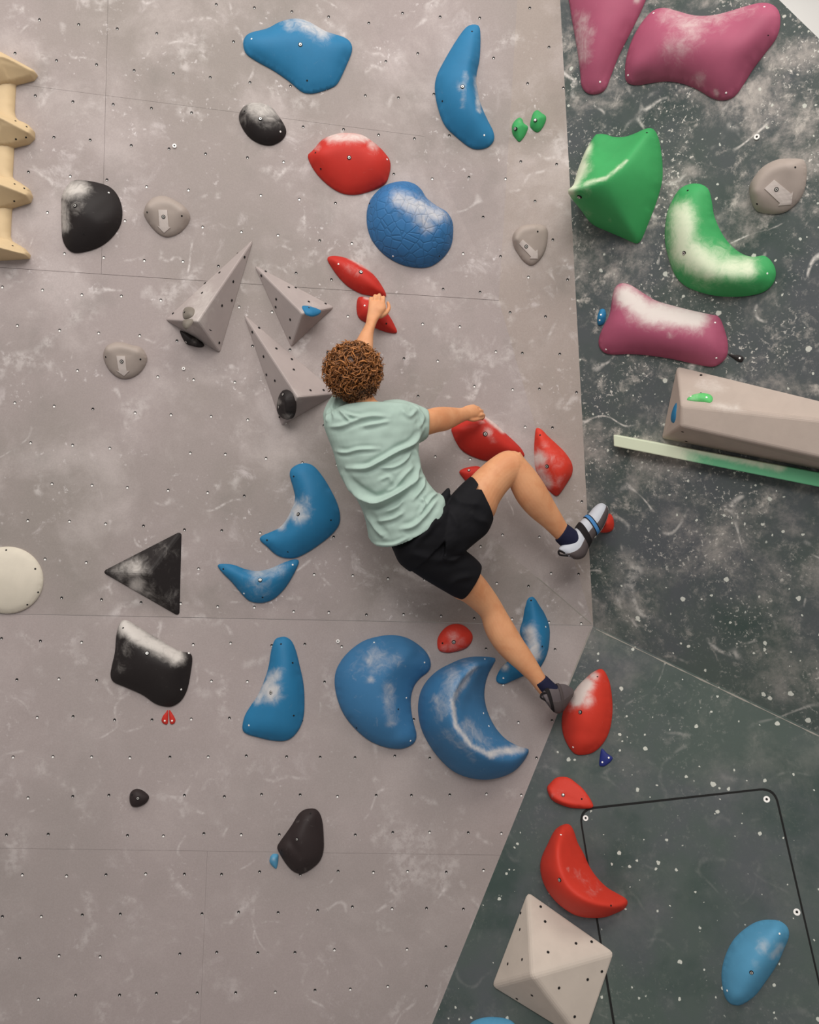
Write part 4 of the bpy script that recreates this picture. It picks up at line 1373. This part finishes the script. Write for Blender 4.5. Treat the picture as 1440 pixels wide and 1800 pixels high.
M['skin'] = skin_mat()
M['shirt'] = cloth_mat('mint_cotton', (166, 188, 178))
M['shorts'] = cloth_mat('black_nylon', (20, 20, 24), rough=0.8)
M['sock'] = cloth_mat('navy_knit', (30, 32, 56))
M['shoe_grey'] = cloth_mat('pale_grey_leather', (186, 190, 198), rough=0.6)
M['shoe_dark'] = cloth_mat('dark_grey_leather', (96, 88, 90), rough=0.6)
M['rubber'] = cloth_mat('dark_rubber', (84, 76, 76), rough=0.65)
M['sole_edge'] = cloth_mat('pale_sole_edge', (206, 200, 196), rough=0.7)
M['strap_black'] = cloth_mat('black_webbing', (30, 27, 28))
M['strap_blue'] = cloth_mat('blue_webbing', (70, 124, 178))

person = empty('person', PP(985, 1252, 0.12))
tag(person, 'climber in mint t-shirt and black shorts hanging on the red holds, seen from behind', 'person')

# ---- body: one continuous skin
B = Build()
torso = [(618, 704, 660, 704, .40, .05), (600, 722, 690, 716, .39, .07), (590, 745, 720, 732, .38, .085), (590, 775, 725, 765, .375, .095), (602, 820, 728, 805, .365, .10),
         (620, 855, 736, 838, .36, .10), (645, 890, 758, 860, .35, .105), (690, 935, 758, 888, .345, .09), (715, 965, 775, 905, .34, .09), (745, 975, 790, 925, .335, .085)]
B.loft(rings(torso))
B.loft(rings([(612, 690, 652, 690, .415, .055), (615, 705, 660, 702, .405, .055), (612, 722, 668, 718, .39, .06)]))                     # neck
hc_ = PP(622, 652, .42)
su, sv, sn = (PP(623, 652, .42) - hc_), (PP(622, 651, .42) - hc_), G.n
B.ball(hc_, su * 34, sn * 0.10, sv * 46)
B.ball(PP(624, 668, .35), su * 24, sn * 0.055, sv * 26)                      # jaw and face side
B.tube([PP(622, 640, .315), PP(622, 652, .30), PP(622, 658, .305)], [.008, .013, .012])   # nose
B.tube([PP(612, 670, .315), PP(622, 672, .308), PP(632, 670, .315)], [.006, .008, .006])  # lips
for ex in (586, 660):
    B.ball(PP(ex, 660, .40), su * 5, sn * 0.018, sv * 13, 10, 8)            # ears
# raised left arm
B.loft(rings([(580, 735, 622, 728, .35, .06), (586, 712, 628, 706, .30, .055), (600, 680, 640, 678, .25, .05), (612, 645, 648, 642, .215, .046), (617, 625, 655, 622, .19, .046),
              (622, 607, 656, 606, .17, .042), (632, 588, 657, 586, .15, .034), (642, 570, 663, 566, .13, .026), (645, 555, 672, 553, .12, .021), (647, 542, 679, 542, .115, .020), (648, 529, 677, 531, .105, .016)]))
for kx, ky in ((651.5, 527), (659, 522.5), (666.5, 521), (674, 525)):
    B.tube([PP(kx, ky + 9, .108), PP(kx, ky, .104), PP(kx + .5, ky - 2.5, .086), PP(kx + 1, ky + 1, .066), PP(kx + 1, ky + 7, .060)], [.0084, .0086, .0080, .0076, .0068], per=3)
B.tube([PP(669, 556, .112), PP(679, 550, .108), PP(684, 541, .096), PP(682, 532, .082)], [.011, .0098, .0088, .0076], per=3)
# right arm reaching to the side
B.loft(rings([(690, 712, 700, 790, .37, .07), (715, 716, 722, 776, .35, .062), (745, 720, 750, 766, .32, .054), (765, 716, 770, 760, .29, .05), (780, 715, 785, 757, .26, .046), (796, 716, 800, 750, .22, .038),
              (810, 717, 814, 742, .185, .030), (820, 713, 825, 738, .165, .024), (830, 711, 836, 735, .155, .021), (838, 713, 844, 731, .148, .017)]))
for kx, ky in ((831, 714), (838, 717), (843.5, 722), (846.5, 729)):
    B.tube([PP(kx - 7, ky + 2, .155), PP(kx, ky, .150), PP(kx + 4, ky + 1, .128), PP(kx + 3, ky + 5, .100), PP(kx + 1, ky + 8, .088)], [.0088, .0088, .0082, .0076, .0068], per=3)
B.tube([PP(822, 735, .165), PP(832, 738, .160), PP(842, 736, .148), PP(849, 734, .136)], [.011, .0095, .0085, .0074], per=3)
# right leg, knee high
B.loft(rings([(768, 910, 780, 970, .335, .07), (803, 868, 825, 940, .32, .078), (828, 838, 864, 912, .305, .082), (843, 823, 876, 886, .298, .076), (862, 807, 889, 866, .29, .068), (881, 795, 902, 852, .283, .062),
              (897, 792, 912, 845, .28, .056), (908, 800, 914, 838, .28, .045)]))
B.loft(rings([(884, 820, 914, 794, .28, .046), (893, 842, 922, 806, .278, .054), (899, 860, 937, 823, .272, .057), (909, 880, 951, 842, .265, .058), (921, 896, 962, 860, .255, .056), (936, 911, 973, 880, .24, .050), (955, 926, 986, 903, .222, .042),
              (972, 942, 997, 922, .205, .036), (984, 954, 1007, 934, .195, .035), (996, 966, 1018, 946, .19, .034)]))
B.ball(PP(899, 819, .28), (PP(900, 819, .28) - PP(899, 819, .28)) * 26, G.n * .058, (PP(899, 818, .28) - PP(899, 819, .28)) * 27)
# left leg reaching down
B.loft(rings([(765, 945, 725, 980, .335, .075), (802, 972, 762, 1014, .29, .082), (836, 1000, 796, 1048, .245, .08), (851, 1016, 815, 1058, .215, .072), (866, 1036, 834, 1073, .185, .063), (879, 1056, 846, 1086, .172, .056),
              (891, 1077, 851, 1104, .172, .057), (905, 1100, 858, 1121, .176, .059), (918, 1122, 871, 1141, .18, .056), (932, 1143, 888, 1159, .184, .049), (946, 1166, 910, 1178, .188, .040), (956, 1184, 930, 1197, .19, .035),
              (965, 1198, 942, 1212, .19, .034), (973, 1210, 952, 1224, .19, .033)]))
body = B.obj('body', M['skin'], person, 0.0032, 5)

# ---- t-shirt
Bs = Build()
tsh = [(619, 710, 660, 708, .405, .055), (600, 714, 684, 708, .40, .072), (576, 728, 722, 712, .39, .095), (569, 745, 738, 730, .385, .11), (576, 768, 742, 758, .38, .118), (586, 795, 736, 786, .375, .122), (594, 825, 737, 808, .37, .124),
       (606, 850, 744, 832, .365, .126), (626, 876, 755, 852, .36, .128), (640, 905, 768, 866, .355, .134, 3, 4), (649, 938, 776, 869, .35, .138, 12, 14), (653, 954, 775, 877, .35, .138, 20, 22)]
Bs.loft(rings(tsh, seg=40, power=2.3))
Bs.loft(rings([(672, 705, 690, 800, .375, .09), (698, 702, 706, 796, .37, .088), (724, 708, 728, 784, .355, .08), (744, 716, 745, 775, .335, .07), (752, 721, 752, 769, .325, .065)], power=2.3))
Bs.loft(rings([(570, 745, 640, 738, .37, .09), (568, 728, 632, 720, .34, .075), (574, 711, 634, 703, .31, .066), (583, 697, 636, 690, .28, .06), (591, 684, 638, 678, .255, .056)], power=2.3))
shirt = Bs.obj('t_shirt', M['shirt'], person, 0.0042, 5)

W5 = Z(560, 670, 6)
WR = [  # fold lines: points, width px, height m
    ([(180, 740), (300, 752), (430, 722), (640, 715)], 2.6, .009), ([(300, 920), (500, 915), (640, 850), (830, 740), (1000, 650), (1120, 480)], 3.2, .017),
    ([(640, 910), (780, 910), (900, 850), (990, 730)], 2.6, .008), ([(90, 480), (250, 470), (430, 400), (560, 370), (750, 380)], 3.2, .010),
    ([(240, 990), (330, 1110), (450, 1200), (600, 1270), (740, 1230), (900, 1140), (1080, 1010)], 4.2, .030), ([(700, 1180), (820, 1110), (900, 1000), (1000, 900)], 3.0, .008),
    ([(870, 1560), (1000, 1530), (1120, 1420), (1260, 1230)], 3.4, .012), ([(480, 1380), (600, 1540), (700, 1650)], 3.5, .012), ([(550, 1715), (780, 1725), (950, 1650)], 2.2, .006),
    ([(1000, 250), (1100, 380), (1060, 500)], 3.0, .009), ([(220, 300), (270, 360), (340, 420)], 2.4, .010), ([(255, 320), (340, 360), (460, 375)], 2.2, .008), ([(150, 250), (100, 330), (90, 450)], 2.4, .010),
    ([(200, 180), (150, 280), (160, 380)], 2.2, .010), ([(600, 1480), (780, 1450), (900, 1380)], 3.0, .008), ([(1000, 1250), (1100, 1120), (1120, 1000)], 2.6, .010), ([(1000, 1100), (1060, 900), (1010, 700)], 3.0, .010),
    ([(1130, 1330), (1190, 1230), (1260, 1180)], 2.6, .010), ([(640, 1050), (740, 1010), (780, 1090)], 3.0, .006), ([(700, 1380), (820, 1330), (900, 1250)], 3.0, .007), ([(450, 480), (600, 450), (760, 420)], 3.0, .007),
    ([(880, 300), (960, 370), (1040, 300)], 3.0, .006), ([(1060, 1420), (1120, 1300), (1080, 1230)], 2.6, .009)]


def wrinkle(o, lines, z, noise_amp=0.0006):
    me = o.data
    n = len(me.vertices)
    co = np.zeros(n * 3); me.vertices.foreach_get('co', co); co = co.reshape(-1, 3)
    no = np.zeros(n * 3); me.vertices.foreach_get('normal', no); no = no.reshape(-1, 3)
    rel = co - np.array(CAM)
    d = rel @ np.array(AZ)
    px = np.stack([720 + F * (rel @ np.array(AX)) / d, 900 - F * (rel @ np.array(AY)) / d], 1)
    face = np.clip(no @ np.array(G.n) * 1.6, 0, 1)
    disp = np.zeros(n)
    for pts, wd, h in lines:
        q = catmull([z(p) for p in pts], False, 6)
        r = seg_dist(px, q[:-1], q[1:])
        t = (r[1] + r[2]) / (len(q) - 1)
        taper = np.clip(np.minimum(t, 1 - t) * 5, 0.25, 1)
        disp += taper * h * (np.exp(-(r[0] / wd) ** 2) - 0.35 * np.exp(-((r[0] - 2.4 * wd) / (1.3 * wd)) ** 2))
    x, y = px[:, 0], px[:, 1]
    disp += noise_amp * (np.sin(x * .21 + y * .13) + np.sin(x * .11 - y * .19 + 1.3) + .6 * np.sin(y * .37 + x * .05))
    co = co + no * (disp * face)[:, None]
    me.vertices.foreach_set('co', co.ravel())
    me.update()


wrinkle(shirt, WR, W5)

# ---- shorts
Bp = Build()
Bp.loft(rings([(768, 873, 688, 957, .352, .130, 14, 14), (782, 882, 694, 972, .35, .134, 8, 8), (796, 895, 702, 990, .34, .134), (808, 915, 720, 1005, .33, .125)], seg=36, power=2.3))
Bp.loft(rings([(780, 888, 775, 990, .34, .12), (796, 868, 808, 975, .335, .115), (812, 851, 838, 952, .325, .105), (822, 842, 856, 936, .318, .10), (828, 837, 866, 914, .312, .096)], seg=36, power=2.3))
Bp.loft(rings([(772, 930, 703, 990, .335, .12), (806, 958, 745, 1018, .30, .11), (832, 978, 782, 1040, .265, .10), (845, 992, 800, 1050, .245, .094), (844, 1000, 811, 1054, .235, .09)], seg=36, power=2.3))
Bp.tube([PP(776, 886, .36), PP(783, 873, .36), PP(788, 861, .36)], [.034, .022, .010])
shorts = Bp.obj('shorts', M['shorts'], person, 0.0045, 4)
# the slit at the right leg opening
bm = bmesh.new(); bm.from_mesh(shorts.data)
slit = [(846, 842), (837, 860), (853, 861), (880, 864), (870, 832)]
bmesh.ops.delete(bm, geom=[f for f in bm.faces if inside(topx(f.calc_center_median()), slit)], context='FACES')
bm.to_mesh(shorts.data); bm.free()
W6 = Z(680, 780, 6)
wrinkle(shorts, [([(560, 640), (700, 760), (760, 900)], 5, .006), ([(690, 540), (800, 620), (1000, 640)], 5, .006), ([(560, 1180), (700, 1220), (850, 1090)], 5, .010), ([(250, 1150), (420, 1200), (640, 1250)], 6, .006),
                 ([(640, 1500), (760, 1420), (900, 1400)], 5, .006), ([(880, 700), (960, 800), (1080, 820)], 5, .005), ([(300, 1020), (450, 900), (560, 640)], 4, .005)], W6, .0004)

# ---- socks
for secs in ([(977, 951, 996, 920, .203, .041), (990, 963, 1012, 932, .193, .043), (1004, 968, 1024, 944, .186, .041)],
             [(937, 1203, 960, 1187, .19, .040), (950, 1219, 974, 1200, .19, .042), (964, 1228, 986, 1210, .185, .040)]):
    bk = Build().loft(rings(secs, seg=24))
    bk.obj('sock', M['sock'], person, 0.0035, 3)

# ---- shoes
shoe_r = [(982, 965, 1000, 979, .212, .018), (988, 958, 1013, 983, .206, .034), (1003, 946, 1026, 978, .196, .040), (1014, 926, 1034, 961, .18, .043), (1025, 913, 1043, 944, .16, .046), (1036, 903, 1055, 931, .142, .047),
          (1044, 893, 1064, 914, .128, .043), (1052, 886, 1068, 900, .118, .034), (1058, 884, 1067, 891, .112, .020)]
shoe_l = [(952, 1220, 962, 1238, .235, .022), (960, 1211, 970, 1247, .225, .034), (970, 1206, 978, 1253, .205, .040), (982, 1203, 989, 1248, .175, .043), (993, 1203, 998, 1234, .14, .041), (1002, 1207, 1005, 1223, .11, .033), (1007, 1211, 1008, 1217, .095, .018)]


def shoe(secs, mat, bands, sole_from, loop):
    o = Build().loft(rings(secs, seg=28, power=2.3)).obj('shoe', mat, person, 0.003, 3)
    # rubber rand: wraps the sole-side half of the shoe
    rs = []
    for r in rings(secs, seg=28, power=2.3, scale=1.05):
        n = len(r)
        ce = sum(r, Vector()) / n
        arc = [r[i % n] for i in range(-7, 8)]
        rs.append(arc + [ce + (p - ce) * 0.86 for p in arc[::-1]])
    b = Build().loft(rs)
    b.obj('rubber_rand', M['rubber'], o, 0.003, 2)
    # sole edge line at the toe
    edge = [r[0] for r in rings(secs, seg=28, power=2.3, scale=1.09)]
    k = int(len(edge) * sole_from)
    Build().tube(edge[k:], [.0035] * len(edge[k:]), 8, 1).obj('sole_edge', M['sole_edge'], o)
    for t0, t1, m_, sc in bands:
        rr = rings(secs, seg=28, power=2.3, scale=sc, t0=t0, t1=t1)
        inner = rings(secs, seg=28, power=2.3, scale=sc - .10, t0=t0, t1=t1)
        bb_ = Build()
        bb_.loft(rr + inner[::-1] + [rr[0]], cap=False)
        bb_.obj('strap', M[m_], o)
    Build().tube(loop, [.0045] * len(loop), 8).obj('pull_loop', M['strap_black'], o)
    return o


sr = shoe(shoe_r, M['shoe_grey'], [(.36, .44, 'strap_black', 1.07), (.53, .60, 'strap_black', 1.07), (.54, .585, 'strap_blue', 1.10)], .55,
          [PP(992, 972, .23), PP(983, 968, .235), PP(984, 975, .23), PP(998, 977, .225)])
sl = shoe(shoe_l, M['shoe_dark'], [(.12, .22, 'strap_black', 1.10), (.45, .52, 'rubber', 1.07)], .6,
          [PP(962, 1232, .25), PP(951, 1226, .255), PP(955, 1218, .25), PP(968, 1222, .245)])
sr['label'] = 'grey climbing shoe with black and blue straps'
sl['label'] = 'dark climbing shoe with its toe on the orange egg hold'

# ---- curly hair
rh = random.Random(11)
hb_ = Build()
hcen = PP(621, 651, .43)
hu, hv = (PP(622, 651, .43) - hcen), (PP(621, 650, .43) - hcen)
Ru, Rv, Rn = hu * 44, hv * 44, G.n * 0.105
hb_.ball(hcen, Ru, Rn, Rv, 26, 16)
ncen = PP(627, 677, .425)
Nu, Nv, Nn = hu * 34, hv * 28, G.n * 0.082
hb_.ball(ncen, Nu, Nn, Nv, 22, 14)
hbase = hb_.obj('hair', None, None, 0.004, 2) if False else None


def hair_mat():
    k = NT('brown_hair')
    at = k.n('ShaderNodeAttribute', _attribute_name='tone')
    k.l(k.mix(at.outputs['Fac'], lin((64, 40, 26)), lin((190, 124, 66))), k.b.inputs['Base Color'])
    k.b.inputs['Roughness'].default_value = 0.5
    k.b.inputs['Specular IOR Level'].default_value = 0.45
    return k.m


M['hair'] = hair_mat()
hv_, hf_, ht_ = [], [], []


def add_build(b, tone):
    k = len(hv_)
    hv_.extend(b.v)
    hf_.extend([tuple(i + k for i in f) for f in b.f])
    ht_.extend([tone] * len(b.v))


add_build(hb_, 0.05)


def curl(p, nrm, length, coil, turns, tube, tone):
    t1 = nrm.cross(Vector((rh.gauss(0, 1), rh.gauss(0, 1), rh.gauss(0, 1)))).normalized()
    ax = (nrm * rh.uniform(0.15, 0.7) + t1 * rh.uniform(0.5, 1.0) - AY * 0.25).normalized()
    x = ax.cross(nrm)
    if x.length < 1e-3:
        x = ax.orthogonal()
    x.normalize()
    y = ax.cross(x)
    n = 15
    ph = rh.uniform(0, 6.28)
    path = []
    for i in range(n):
        t = i / (n - 1)
        a = ph + turns * 2 * math.pi * t
        path.append(p + ax * (length * (t - .3)) + x * (coil * math.cos(a)) + y * (coil * math.sin(a)))
    k = len(hv_)
    for i in range(n):
        d = (path[min(i + 1, n - 1)] - path[max(i - 1, 0)]).normalized()
        u = d.orthogonal().normalized()
        v = d.cross(u)
        r = tube * (0.35 + 0.65 * math.sin(math.pi * min(1, (i + .6) / n)))
        for j in range(4):
            a = math.pi / 2 * j
            hv_.append(path[i] + u * (r * math.cos(a)) + v * (r * math.sin(a)))
            ht_.append(tone)
    for i in range(n - 1):
        for j in range(4):
            a, b = k + i * 4 + j, k + i * 4 + (j + 1) % 4
            hf_.append((a, b, b + 4, a + 4))


for cen, A, Bn, Cc, cnt, big in ((hcen, Ru, Rn, Rv, 1000, 1.3), (ncen, Nu, Nn, Nv, 420, 0.62)):
    for i in range(cnt):
        zz = 1 - 2 * (i + .5) / cnt
        ph = i * 2.399963
        s_ = math.sqrt(1 - zz * zz)
        d = (s_ * math.cos(ph), s_ * math.sin(ph), zz)
        p = cen + A * d[0] + Bn * d[1] + Cc * d[2]
        if (p - PP(624, 668, .30)).length < 0.085:        # leave the face free
            continue
        nrm = (p - cen).normalized()
        tone = min(1, max(0, rh.gauss(.52, .22)))
        if big < 1:
            tone *= 0.4
        curl(p, nrm, rh.uniform(.026, .042) * big, rh.uniform(.006, .0115) * big, rh.uniform(.7, 1.35), rh.uniform(.0021, .0038), tone)
hair = mesh_obj('hair', hv_, hf_, M['hair'], person, smooth=True)
at_ = hair.data.attributes.new('tone', 'FLOAT', 'POINT')
at_.data.foreach_set('value', np.array(ht_, np.float32))
hair['label'] = 'short curly brown hair'
